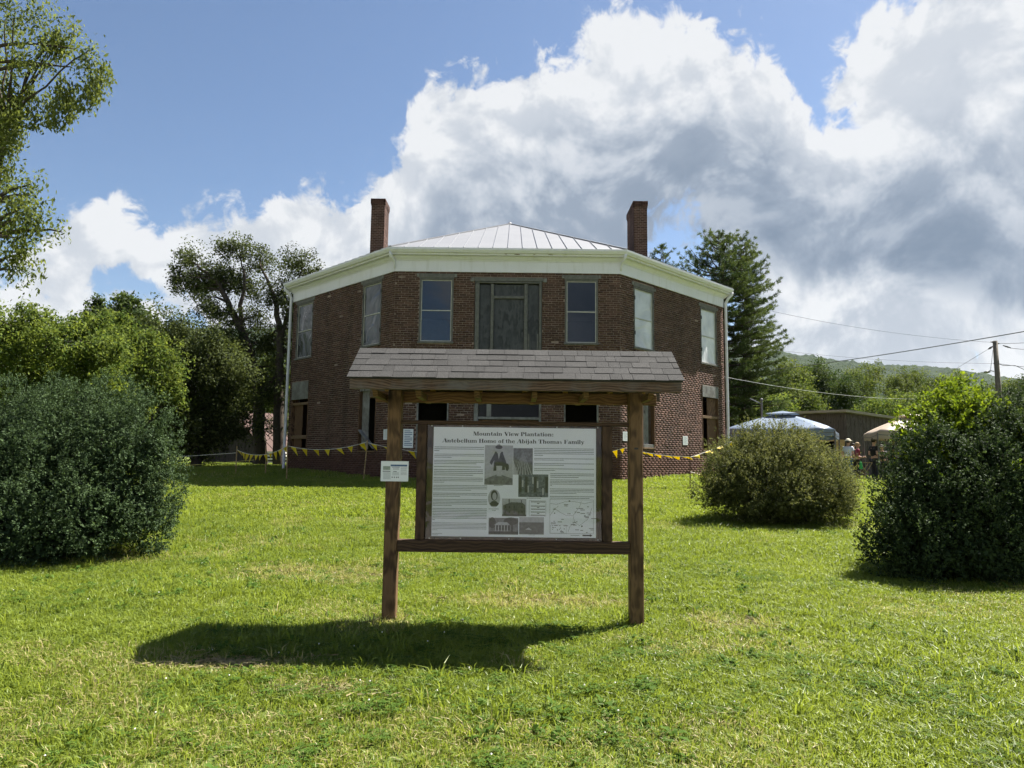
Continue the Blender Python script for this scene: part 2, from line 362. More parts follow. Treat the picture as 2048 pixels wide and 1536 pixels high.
def wrect(i, x0, x1, ya0, yb0, ya1, yb1):      # pixel corners of an opening -> rectangle in the wall: ya = left edge, yb = right edge
    u0, za = wuv(i, x0, ya0); u1, zb = wuv(i, x1, yb0); _, zc = wuv(i, x0, ya1); _, zd = wuv(i, x1, yb1)
    return u0, u1, (zc+zd)/2, (za+zb)/2
house = thing('octagonal_house', (HC.x, HC.y, HZ), 'dark red brick octagonal two-storey house with white cornice and metal roof', 'house')
WT = 7.59; TH = .34
UPL = wrect(0, 840, 908, 547, 547, 686, 686); UPR = wrect(0, 1130, 1196, 550, 550, 689, 689)
DOORU = wrect(0, 950, 1085, 554, 556, 735, 737); DOORL = wrect(0, 948, 1083, 770, 772, 945, 945)
LOL = wrect(0, 834, 898, 782, 782, 918, 918); LOR = wrect(0, 1128, 1197, 784, 784, 920, 920)
L1 = wrect(7, 727, 765, 561, 552, 696, 688); L2 = wrect(7, 596, 628, 602, 594, 719, 714)
L3 = wrect(7, 719, 754, 774, 772, 904, 905); L4 = wrect(7, 585, 619, 764, 762, 899, 900)
R1 = wrect(1, 1267, 1307, 564, 575, 698, 702); R2 = wrect(1, 1400, 1432, 606, 615, 727, 732)
R3 = wrect(1, 1284, 1309, 776, 778, 898, 899); R4 = wrect(1, 1403, 1436, 770, 774, 903, 903)
HOLES = {0: [UPL, UPR, DOORU, DOORL, LOL, LOR], 7: [L1, L2, L3, L4], 1: [R1, R2, R3, R4]}
walls = {}
for i in range(8):
    fr = frame(i); L = side(i)[3]; mb = MB(); hs = HOLES.get(i, [])
    zs = sorted({.4, WT, *[h[2] for h in hs], *[h[3] for h in hs]})
    for z0, z1 in zip(zs[:-1], zs[1:]):
        zm = (z0+z1)/2; cut = sorted([(h[0], h[1]) for h in hs if h[2] < zm < h[3]]); u = 0.
        for a, b in cut+[(L, L)]:
            if a-u > .005:
                if i in HOLES: mb.fbox(fr, u, a, z0, z1, -TH, 0)
                else: mb.fbox(fr, u, a, z0, z1, -TH, .006)
            u = b
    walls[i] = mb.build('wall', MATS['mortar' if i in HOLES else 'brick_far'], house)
# bricks, course by course; a soldier course over each opening
CH, BLN, J = .0712, .205, .014
BH = CH-J
indiv = []
fullmesh = None
for i in HOLES:
    a, u, nn, L = side(i); fr = frame(i); V = []; Q = []; rs = np.random.default_rng(40+i)
    nc = int((WT-.86)/CH)
    for c in range(nc):
        z0 = WT-.012-(c+1)*CH; z1 = z0+BH
        off = (0 if c % 2 else -.5)*(BLN+J)
        if c % 7 == 5: off += .25*BLN
        t = off
        while t < L:
            a0, a1 = max(t, .004), min(t+BLN, L-.004); t += BLN+J
            segs = [(a0, a1)]
            for h in HOLES[i]:
                if h[2]-.004 < (z0+z1)/2 < h[3]+.004:
                    ns = []
                    for s0, s1 in segs:
                        if s1 <= h[0]-.004 or s0 >= h[1]+.004: ns.append((s0, s1)); continue
                        if s0 < h[0]-.004: ns.append((s0, h[0]-.004))
                        if s1 > h[1]+.004: ns.append((h[1]+.004, s1))
                    segs = ns
            for s0, s1 in segs:
                if s1-s0 < .035: continue
                if rs.random() < .004: continue
                d = .0055+rs.normal()*.0016
                jj = rs.normal(0, .0016, 2)
                if i == 0 and abs(s1-s0-BLN) < .003: indiv.append((s0, z0)) if False else None
                full = abs(s1-s0-BLN) < .003
                if i == 0 and full and 5.7 < z0 < 7.55 and len(indiv) < 300 and rs.random() < .9:
                    indiv.append((s0, z0+jj[0], d)); continue
                b = len(V)
                for zz in (z0+jj[0], z1+jj[0]):
                    for (tt, dd) in ((s0, d), (s1, d), (s1, -.02), (s0, -.02)): V.append(fr(tt, zz, dd))
                Q += [(b, b+1, b+5, b+4), (b+1, b+2, b+6, b+5), (b+3, b, b+4, b+7), (b+4, b+5, b+6, b+7), (b+3, b+2, b+1, b)]
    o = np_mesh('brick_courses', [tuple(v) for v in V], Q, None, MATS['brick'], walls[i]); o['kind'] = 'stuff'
mb = MB().box(0, BLN, -.0, .026, 0, BH); bme = None
for (s0, z0, d) in indiv:
    w = frame(0)(s0, z0, d)
    if bme is None:
        o = mb.build('brick', MATS['brick'], None, org=Vector((0, 0, 0))); bme = o.data; o.parent = walls[0]; ORG[o.name] = ORG[house.name]
    else:
        o = bpy.data.objects.new('brick', bme); COL.objects.link(o); o.parent = walls[0]
    o.location = w-ORG[house.name]
# foundation stones showing at the foot
for i in HOLES:
    fr = frame(i); L = side(i)[3]; mb = MB(); t = .05
    while t < L-.2:
        w = random.uniform(.12, .4)
        if random.random() < .62:
            z1 = .93+random.uniform(.0, .09)
            mb.fbox(fr, t, min(t+w, L-.05), .6, z1, -.02, random.uniform(.012, .035))
        t += w+.03
    s = mb.build('foundation_stones', MATS['stone'], walls[i], bevel=.012); s['kind'] = 'stuff'
# inside: floors
mb = MB()
for z0 in (.75, 4.05): mb.poly([ocorner(i, -.3, z0) for i in range(8)]).poly([ocorner(i, -.3, z0+.2) for i in range(8)])
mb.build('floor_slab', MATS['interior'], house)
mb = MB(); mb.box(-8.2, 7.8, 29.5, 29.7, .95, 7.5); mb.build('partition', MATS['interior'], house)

def sweep(mb, i, prof):
    P = [ocorner(i, d, z) for d, z in prof]; Q = [ocorner(i+1, d, z) for d, z in prof]; k = len(prof)
    for j in range(k): mb.poly([P[j], Q[j], Q[(j+1) % k], P[(j+1) % k]])
cor = {}
for i in range(8):
    mb = MB(); sweep(mb, i, [(.0, WT-.02), (.035, WT-.02), (.035, 7.92), (.0, 7.92)]); fz = mb.build('frieze', MATS['white_paint'], house); cor[i] = fz
    mb = MB(); sweep(mb, i, [(.0, 7.923), (.05, 7.923), (.055, 7.95), (.10, 7.985), (.14, 8.04), (.14, 8.06), (0, 8.06)]); mb.build('crown_moulding', MATS['white_paint'], fz)
    mb = MB(); sweep(mb, i, [(.0, 8.063), (.27, 8.063), (.27, 8.10), (.28, 8.20), (.0, 8.20)]); mb.build('soffit', MATS['white_paint'], fz)
    mb = MB(); sweep(mb, i, [(.272, 8.12), (.34, 8.12), (.36, 8.15), (.395, 8.20), (.40, 8.262), (.385, 8.262), (.38, 8.21), (.34, 8.165), (.283, 8.165)]); mb.build('gutter', MATS['white_paint'], house)
# peeled paint on the front soffit edge
fr = frame(0)
for (px, w, h) in ((1012, .10, .03), (1034, .22, .035), (1068, .09, .022), (1100, .2, .02)):
    t = wuv(0, px, 512)[0]; mb = MB(); pts = []
    for k in range(9):
        an = 2*math.pi*k/9; rr = random.uniform(.6, 1.1); pts.append(fr(t+w/2*math.cos(an)*rr, 8.10+h/2*math.sin(an)*rr, .2765+.0008*(math.sin(an)*rr)))
    mb.poly([p+Vector((0, -.0015, 0)) for p in pts]); mb.build('peeled_paint', MATS['board_brown'], cor[0])
# corner brackets and downspouts
for i in (0, 1):
    mb = MB(); p = lambda d, z: ocorner(i, d, z)
    mb.tube([p(.31, 8.13), p(.30, 8.03), p(.20, 7.95), p(.10, 7.88), p(.065, 7.80), p(.06, 7.66)], [.05, .05, .045, .045, .04, .03], 8); mb.build('corner_bracket', MATS['white_paint'], house, smooth=True)
for i, sgn in ((7, -1), (2, 1)):
    mb = MB(); p = lambda d, z: ocorner(i, d, z); k = .10
    base = [p(.33, 8.14), p(.33, 8.05), p(.2, 7.92), p(k, 7.72), p(k, 7.5), p(k, 4.), p(k, 1.25), p(k, 1.12)]
    base += [p(k, 1.02)+Vector((-.06 if i == 7 else .06, -.05, 0)), p(k, .97)+Vector((-.22 if i == 7 else .22, -.12, 0))]
    mb.tube(base, .055, 8); ds = mb.build('downspout', MATS['white_paint'], house, smooth=True)
    for z in (6.6, 3.9, 1.6):
        MB().tube([p(k, z), p(k, z+.05)], .062, 8).build('strap', MATS['white_paint'], ds)
# metal roof: panels with standing seams
AP = Vector((HC.x, HC.y, 12.05)); EZ = 8.262; EO = .36
roof = MB(); roof.poly([ocorner(i, EO-.02, EZ-.06) for i in range(8)][::-1])
roof = roof.build('roof', MATS['roof_metal'], house)
for i in range(8):
    A, B = ocorner(i, EO, EZ), ocorner(i+1, EO, EZ); mid = (A+B)/2; uu = (B-A).normalized(); hb = (B-A).length/2
    up = AP-mid; h = up.length; up.normalize(); nn = uu.cross(up).normalized()
    t0 = -hb; step = 2*hb/16
    for k in range(16):
        t1 = t0+step; sm = lambda t: h*(1-abs(t)/hb)
        pts = [(t0, 0), (t1, 0)]
        if sm(t1) > .01: pts.append((t1, sm(t1)))
        if t0 < -.01 and t1 > .01: pts.append((0, h))
        if sm(t0) > .01: pts.append((t0, sm(t0)))
        top = [mid+uu*a+up*b+nn*.012 for a, b in pts]; bot = [q-nn*.02 for q in top]
        mb = MB(); mb.poly(top); mb.poly(bot[::-1])
        for q in range(len(top)): mb.poly([bot[q], bot[(q+1) % len(top)], top[(q+1) % len(top)], top[q]])
        pn = mb.build('roof_panel', MATS['roof_metal'], roof)
        if 0 < k and i in (0, 1, 7):
            mb = MB(); mb.beam(mid+uu*t0+nn*.025, mid+uu*t0+up*(sm(t0)-.02)+nn*.025, .012, .03, nn); mb.build('seam', MATS['rib_metal'], roof)
        t0 = t1
    mb = MB(); mb.beam(A+Vector((0, 0, .03)), AP+Vector((0, 0, .03)), .11, .035); mb.build('hip_cap', MATS['roof_metal'], roof)
MB().tube([AP+Vector((0, 0, -.02)), AP+Vector((0, 0, .08))], [.14, .05], 8).build('roof_cap', MATS['roof_metal'], roof)
# chimneys
def chimney(x0, x1, y0, y1, ztop):
    zb = 8.2; mb = MB(); mb.box(x0, x1, y0, y1, zb, ztop-.02); ch = mb.build('chimney', MATS['mortar'], house)
    mb = MB(); nc = int((ztop-zb)/CH)
    for c in range(nc):
        z0 = ztop-(c+1)*CH; e = .03 if c in (0, 1, 2) else (.015 if c == 3 else 0)
        e += .008
        for (p0, p1, ax_, s) in ((x0-e, x1+e, 'y', y0-e), (x0-e, x1+e, 'y', y1+e), (y0-e, y1+e, 'x', x0-e), (y0-e, y1+e, 'x', x1+e)):
            k = max(2, round((p1-p0)/.2)); w = (p1-p0)/k; o = (w/2 if c % 2 else 0)
            q = p0-o
            while q < p1-.01:
                a, b = max(p0, q+.005), min(p1, q+w-.005); q += w
                if b-a < .03: continue
                dd = .02+e
                if ax_ == 'y': mb.box(a, b, s if s < y0 else s-dd, s+dd if s < y0 else s, z0, z0+BH)
                else: mb.box(s if s < x0 else s-dd, s+dd if s < x0 else s, a, b, z0, z0+BH)
    o = mb.build('brick_courses', MATS['brick'], ch); o['kind'] = 'stuff'
    MB().box(x0+.12, x1-.12, y0+.12, y1-.12, ztop-.03, ztop+.005).build('flue_opening', MATS['dark_metal'], ch)  # solid dark block; the shade of the flue hole is its colour
cl0, cl1 = pix(742, 450, 27.5), pix(768, 450, 27.5); chimney(cl0.x, cl1.x, 27.5, 28.45, pix(755, 397, 27.5).z)
cr0, cr1 = pix(1268, 450, 27.5), pix(1294, 450, 27.5); chimney(cr0.x, cr1.x, 27.5, 29.1, pix(1280, 402, 27.5).z)

# windows
def window(i, r, pane='window_glass', lintel=True, frame_m='grey_trim', two=True, hinges=False):
    u0, u1, z0, z1 = r; fr = frame(i); fw = .055; lh = .15 if lintel else 0
    zt = z1-lh
    mb = MB(); mb.fbox(fr, u0+.004, u0+fw, z0+.055, zt-.004, -.10, .015); mb.fbox(fr, u1-fw, u1-.004, z0+.055, zt-.004, -.10, .015); mb.fbox(fr, u0+fw+.002, u1-fw-.002, zt-fw, zt-.004, -.10, .013)
    w = mb.build('window', MATS[frame_m], house, bevel=.006)
    MB().fbox(fr, u0-.03, u1+.03, z0-.012, z0+.052, -.12, .045).build('sill', MATS[frame_m], w, bevel=.006)
    if lintel:
        MB().fbox(fr, u0-.02, u1+.02, z1-lh+.002, z1-.004, -.15, .02).build('lintel', MATS[frame_m], w, bevel=.008)
        for s in (u0-.10, u1+.025): MB().fbox(fr, s, s+.075, z1-lh+.03, z1-.01, -.02, .028).build('lintel_end', MATS['board_grey'], w, bevel=.006)
    a, b, c, d = u0+fw+.004, u1-fw-.004, z0+.06, zt-fw-.004; sw = .026; mid = (c+d)/2
    mb = MB(); mb.fbox(fr, a, a+sw, c, d, -.06, -.02).fbox(fr, b-sw, b, c, d, -.06, -.02).fbox(fr, a+sw, b-sw, c, c+sw, -.061, -.022).fbox(fr, a+sw, b-sw, d-sw, d, -.061, -.022)
    if two: mb.fbox(fr, a+sw, b-sw, mid-sw*.6, mid+sw*.6, -.061, -.018)
    mb.build('sash', MATS['pale_trim'], w)
    for (e0, e1) in (((c+sw, mid-sw*.6), (mid+sw*.6, d-sw)) if two else ((c+sw, d-sw),)):
        MB().fbox(fr, a+sw, b-sw, e0+.001, e1-.001, -.046, -.040).build('pane', MATS[pane], w)
    if hinges:
        for (s, q) in ((u1-.05, .18), (u1-.05, .82), (u0+.02, .2), (u0+.02, .8)): MB().fbox(fr, s, s+.035, c+(d-c)*q, c+(d-c)*q+.13, .016, .035).build('hinge', MATS['dark_metal'], w)
    return w
window(0, UPL); window(0, UPR)
window(7, L1, 'film_dark', hinges=True); window(7, L2, 'film_dark', hinges=True)
window(1, R1, 'film_white', hinges=True); window(1, R2, 'film_white', hinges=True)
# balcony doorway, boarded over
fr = frame(0); u0, u1, z0, z1 = DOORU
X = lambda px: wuv(0, px, 640)[0]
Zp = lambda py: wuv(0, 1020, py)[1]
mb = MB(); mb.fbox(fr, u0+.02, X(958), z0+.01, Zp(567), -.1, .015).fbox(fr, X(1078), u1-.02, z0+.01, Zp(567), -.1, .015).fbox(fr, u0+.02, u1-.02, Zp(566.5), Zp(564), -.1, .02)
dr = mb.build('balcony_door', MATS['grey_trim'], house, bevel=.006)
MB().fbox(fr, u0-.02, u1+.02, Zp(563), z1-.004, -.15, .022).build('lintel', MATS['grey_trim'], dr, bevel=.008)
for s in (u0-.14, u1+.03): MB().fbox(fr, s, s+.11, Zp(564), z1-.02, -.02, .03).build('lintel_end', MATS['board_grey'], dr, bevel=.006)
for (a, b) in ((981, 987), (1048, 1055)): MB().fbox(fr, X(a), X(b), z0+.01, Zp(568), -.1, .01).build('mullion', MATS['grey_trim'], dr, bevel=.005)
MB().fbox(fr, X(987.3), X(1047.7), Zp(597), Zp(592), -.1, .005).build('transom', MATS['grey_trim'], dr, bevel=.005)
for (a, b, c, d) in ((958.5, 980.5, 740, 569), (987.5, 1047.5, 740, 598), (987.5, 1047.5, 591.5, 569), (1055.5, 1077.5, 740, 569)):
    MB().fbox(fr, X(a), X(b), max(z0+.01, Zp(c)), Zp(d), -.075, -.055).build('plywood_panel', MATS['plywood'], dr)
MB().fbox(fr, X(1056), X(1059), z0+.01, Zp(667), -.05, .0).fbox(fr, X(1074), X(1077), z0+.01, Zp(667), -.05, .0).build('batten', MATS['grey_trim'], dr)
# ground-floor doorway with transom lights
u0, u1, z0, z1 = DOORL; Xl = lambda px: wuv(0, px, 825)[0]
mb = MB(); mb.fbox(fr, u0+.01, Xl(956), z0+.01, z1-.01, -.12, .015).fbox(fr, Xl(1078), u1-.01, z0+.01, z1-.01, -.12, .015).fbox(fr, Xl(956.5), Xl(1077.5), Zp(808), z1-.01, -.12, .012).fbox(fr, Xl(956.5), Xl(1077.5), Zp(839), Zp(834), -.12, .02)
d2 = mb.build('entrance_door', MATS['board_grey'], house, bevel=.006)
MB().fbox(fr, Xl(973), Xl(982), Zp(833.5), Zp(808.5), -.1, .0).build('mullion', MATS['board_grey'], d2)
for (a, b) in ((957, 972.5), (982.5, 1077)): MB().fbox(fr, Xl(a), Xl(b), Zp(833), Zp(809), -.06, -.055).build('pane', MATS['old_glass'], d2)
MB().fbox(fr, Xl(958), Xl(1076), z0+.02, Zp(840), -.09, -.05).build('door_leaf', MATS['board_brown'], d2)
# empty ground-floor window openings: frame only, some half boarded
def opening(i, r, parts):
    u0, u1, z0, z1 = r; fr = frame(i); fw = .05
    mb = MB(); mb.fbox(fr, u0+.004, u0+fw, z0+.05, z1-.004, -.14, .012).fbox(fr, u1-fw, u1-.004, z0+.05, z1-.004, -.14, .012).fbox(fr, u0+fw, u1-fw, z1-fw, z1-.004, -.14, .010)
    w = mb.build('window_opening', MATS['board_grey' if i == 0 else 'board_brown'], house, bevel=.005)
    MB().fbox(fr, u0+.01, u1-.01, z0+.004, z0+.05, -.2, .03).build('sill', MATS['board_brown_flat'], w, bevel=.005)
    for (nm, mt, a, b, c, d, e0, e1) in parts:
        W_, H_ = u1-u0, z1-z0
        MB().fbox(fr, u0+W_*a, u0+W_*b, z0+H_*c, z0+H_*d, e0, e1).build(nm, MATS[mt], w, bevel=.004)
    return w
opening(0, LOL, []); opening(0, LOR, [])
w = opening(7, L3, [('shutter_board', 'board_grey', .12, .5, .05, .98, -.09, -.06), ('board', 'board_grey', .08, .92, .93, .99, .014, .03)])
MB().beam(frame(7)(L3[0]+.1, L3[2]+(L3[3]-L3[2])*.34, .0), frame(7)(L3[1]-.05, L3[2]+.12, .0), .035, .12, (-.7, -.7, 0)).build('brace', MATS['board_grey'], w)
opening(7, L4, [('cover_board', 'board_grey', .02, .98, .735, .995, .014, .03), ('cross_board', 'board_brown_flat', .06, .96, .655, .69, -.05, -.01), ('cross_board', 'board_brown_flat', .06, .96, .16, .21, -.05, -.01), ('plywood', 'board_brown', .1, .55, .03, .66, -.12, -.09)])
opening(1, R3, [('shutter_board', 'board_grey', .1, .62, .05, .98, -.10, -.07), ('cross_board', 'board_grey', .05, .95, .03, .08, -.03, .0)])
opening(1, R4, [('cover_board', 'board_grey', .02, .98, .82, .995, .014, .03), ('cross_board', 'board_brown_flat', .06, .95, .50, .54, -.05, -.01), ('plywood', 'board_brown', .42, .94, .03, .5, -.1, -.08), ('plywood', 'board_brown', .42, .94, .55, .82, -.1, -.08)])
# ------------------------------------------------------------------ information kiosk
wood('kiosk_post', (.056, .031, .014), (.165, .098, .046), 2, 1.2, .7)
wood('kiosk_rail', (.026, .014, .008), (.080, .046, .026), 0, 1.2, .7)
wood('kiosk_stile', (.026, .014, .008), (.080, .046, .026), 2, 1.2, .7)
wood('kiosk_beam', (.085, .044, .018), (.18, .098, .040), 0, 1.2, .7)
wood('kiosk_joist', (.060, .033, .014), (.135, .078, .034), 1, 1.2, .7)
wood('kiosk_rafter', (.16, .085, .03), (.32, .18, .07), 1, 1.2, .7)
wood('fascia_wood', (.040, .023, .014), (.15, .098, .064), 0, 1.3, .8, (.12, .112, .10))
m, n = new_mat('shingle'); tc = n.n('ShaderNodeTexCoord').outputs['Object']; oi = n.n('ShaderNodeObjectInfo').outputs['Random']
pos = n.n('ShaderNodeNewGeometry').outputs['Position']
g1 = n.noise(pos, 160., 2., .7); g2 = n.noise(pos, 6., 4.)
b_ = n.mix(oi, (.040, .039, .037), (.070, .068, .065)); col = n.mix(n.maprange(g1, .35, .65), (.022, .022, .023), n.mix(n.maprange(g2, .3, .7, 0, .4), b_, (.078, .077, .076)))
out(n, bsdf(n, col, .95, .15, 0., g1, .8, .004))
plain('shingle_edge', (.03, .03, .032), .95)
KX = .035; KY = 6.2; PX = (-1.03, 1.093); GK = gzf(0, KY)
kiosk = thing('information_kiosk', (KX, KY, GK), 'weathered brown timber notice kiosk with grey shingle roof and white history poster', 'kiosk')
PW = .118
for x in PX:
    MB().box(x-PW/2, x+PW/2, KY-PW/2, KY+PW/2, gzf(x, KY)-.3, 2.20).build('post', MATS['kiosk_post'], kiosk, bevel=.008)
# beams and rafters
RT, EY, RZ, EZk = 2.565, .42, 2.565, 2.262     # ridge height, half depth, eave height
MB().box(-1.22, 1.30, KY+PW/2+.003, KY+PW/2+.042, 2.098, 2.196).build('back_beam', MATS['kiosk_beam'], kiosk, bevel=.004)
sl_ = (RZ-EZk)/EY
for x in (-1.16, -.74, -.30, .12, .50, .92, 1.22):
    for s in (-1, 1):
        a = Vector((x, KY+s*(EY-.03), EZk-.055)); b = Vector((x, KY+s*.01, RZ-.06)); MB().beam(a, b, .045, .10, (0, 0, 1)).build('rafter', MATS['kiosk_rafter'], kiosk, bevel=.003)
for x in (-1.14, -.78, -.29, .19, .62, 1.16):
    MB().hexa([(x-.022, KY-EY+.06, 2.112), (x+.022, KY-EY+.06, 2.112), (x+.022, KY+EY-.06, 2.112), (x-.022, KY+EY-.06, 2.112), (x-.022, KY-EY+.015, 2.162), (x+.022, KY-EY+.015, 2.162), (x+.022, KY+EY-.015, 2.162), (x-.022, KY+EY-.015, 2.162)]).build('joist', MATS['kiosk_joist'], kiosk)
for s in (-1, 1):
    y0, y1 = sorted((KY+s*(EY-.012), KY+s*(EY+.022)))
    MB().box(-1.345, 1.405, y0, y1, 2.166, 2.262).build('fascia', MATS['fascia_wood'], kiosk, bevel=.004)
XL, XR = -1.362, 1.425
roofk = MB()
for s in (-1, 1):
    e = Vector((0, s*(EY+.03), EZk-.0)); r = Vector((0, 0, RZ)); nn = Vector((0, s*(RZ-EZk), EY+.03)).normalized()
    P = [Vector((x, KY, 0))+q+nn*d for d in (-.014, 0.) for (x, q) in ((XL+.01, e), (XR-.01, e), (XR-.01, r), (XL+.01, r))]
    roofk.hexa(P if s < 0 else [P[i] for i in (1, 0, 3, 2, 5, 4, 7, 6)])
roofk = roofk.build('roof', MATS['shingle_edge'], kiosk)
rs = random.Random(5)
for s in (-1, 1):
    e = Vector((0, s*(EY+.045), EZk-.011)); r = Vector((0, 0, RZ)); up = (r-e); SLn = up.length; up.normalize(); nn = Vector((0, s*up.z, -s*up.y if s < 0 else up.y)); nn = Vector((0, s*abs(up.z), abs(up.y))).normalized()
    rows = 5; ex = SLn/rows
    for k in range(rows):
        x = XL-.002; top = (k == rows-1)
        first = True
        while x < XR-.02:
            w = rs.uniform(.115, .145) if top else rs.choice((.09, .11, .13, .15, .17, .19))*rs.uniform(.9, 1.1)
            if first: w *= rs.uniform(.4, 1.); first = False
            x1 = min(x+w, XR)
            if XR-x1 < .04: x1 = XR
            lift = rs.choice((.005, .006, .008, .0095)) + (.002 if top else 0)
            dl = rs.uniform(-.002, .002)
            a0 = k*ex+dl; a1 = min((k+1)*ex+.02, SLn)
            P = []
            for d in (0, 1):
                for (xx, aa, l0) in ((x+.0013, a0, lift), (x1-.0013, a0, lift), (x1-.0013, a1, .0035), (x+.0013, a1, .0035)):
                    P.append(Vector((xx, KY, 0))+e+up*aa+nn*(l0+.0015*(rows-0)*0+(.009*d)+.0006))
            if s > 0: P = [P[i] for i in (1, 0, 3, 2, 5, 4, 7, 6)]
            MB().hexa(P).build('shingle', MATS['shingle'], roofk)
            x = x1
# sign frame
FY = KY-.02
MB().box(PX[0]+PW/2+.001, PX[1]-PW/2-.001, FY-.02, FY+.02, 1.901, 1.934).build('top_rail', MATS['kiosk_rail'], kiosk, bevel=.003)
MB().box(PX[0]+PW/2+.001, PX[1]-PW/2-.001, FY-.045, FY+.045, .80, .902).build('bottom_rail', MATS['kiosk_rail'], kiosk, bevel=.004)
for (a, b) in ((-.823, -.742), (.798, .883)): MB().box(a, b, FY-.04, FY+.04, .904, 1.899).build('stile', MATS['kiosk_stile'], kiosk, bevel=.004)
mb = MB(); mb.box(-.741, .797, FY-.004, FY+.02, .905, 1.898); bb = mb.build('backboard', MATS['kiosk_stile'], kiosk)
# poster with its print
m, n = new_mat('poster_paper'); out(n, bsdf(n, (.86, .88, .97), .5, .2))
PY = FY-.0075
px0, px1, pz0, pz1 = -.683, .744, .932, 1.878
poster = MB().box(px0, px1, PY, PY+.003, pz0, pz1).build('poster', MATS['poster_paper'], kiosk)
plain('ink', (.010, .011, .013), .6, .2); plain('ink_soft', (.10, .105, .11), .6, .3)
m, n = new_mat('ink_lines'); tc = n.n('ShaderNodeTexCoord').outputs['Object']
dsh = n.noise(n.vmath('MULTIPLY', tc, (150., 1., 400.)), 1., 1.)
out(n, bsdf(n, n.mix(n.maprange(dsh, .36, .44), (.62, .65, .72), (.16, .18, .20)), .6, .2))
def tone(name, c, var=.4, sc=30.):
    m, n = new_mat(name); tc = n.n('ShaderNodeTexCoord').outputs['Object']; f = n.noise(tc, sc, 5., .6)
    out(n, bsdf(n, n.mix(n.maprange(f, .3, .7), tuple(x*(1-var) for x in c), tuple(x*(1+var) for x in c)), .5, .3))
for nm, c, v in (('photo_light', (.42, .42, .47), .15), ('photo_mid', (.15, .15, .17), .5), ('photo_dark', (.03, .03, .034), .5), ('photo_forest', (.11, .125, .155), .75), ('photo_hill', (.11, .11, .113), .35), ('photo_house', (.085, .085, .095), .4)): tone(nm, c, v, 40. if 'forest' not in nm else 60.)
# picture space of the poster: pixel in the poster zoom (0..1) -> metres
def pp(u, v): return (px0+(px1-px0)*u, pz1-(pz1-pz0)*v)
ZI = [0]
def flat(mb, pts, lay=1):
    ZI[0] += 1; y = PY-.0004*lay-.0000012*(ZI[0] % 300)
    mb.poly([(a, y, b) for a, b in pts])
def rect(mb, u0, u1, v0, v1, lay=1): (a, b), (c, d) = pp(u0, v0), pp(u1, v1); flat(mb, [(a, d), (c, d), (c, b), (a, b)], lay)
def ell(mb, u, v, ru, rv, lay=1, k=20):
    x, z = pp(u, v); rx = ru*(px1-px0); rz = rv*(pz1-pz0); flat(mb, [(x+rx*math.cos(2*math.pi*i/k), z+rz*math.sin(2*math.pi*i/k)) for i in range(k)], lay)
def shape(mb, uv, lay=1): flat(mb, [pp(u, v) for u, v in uv], lay)
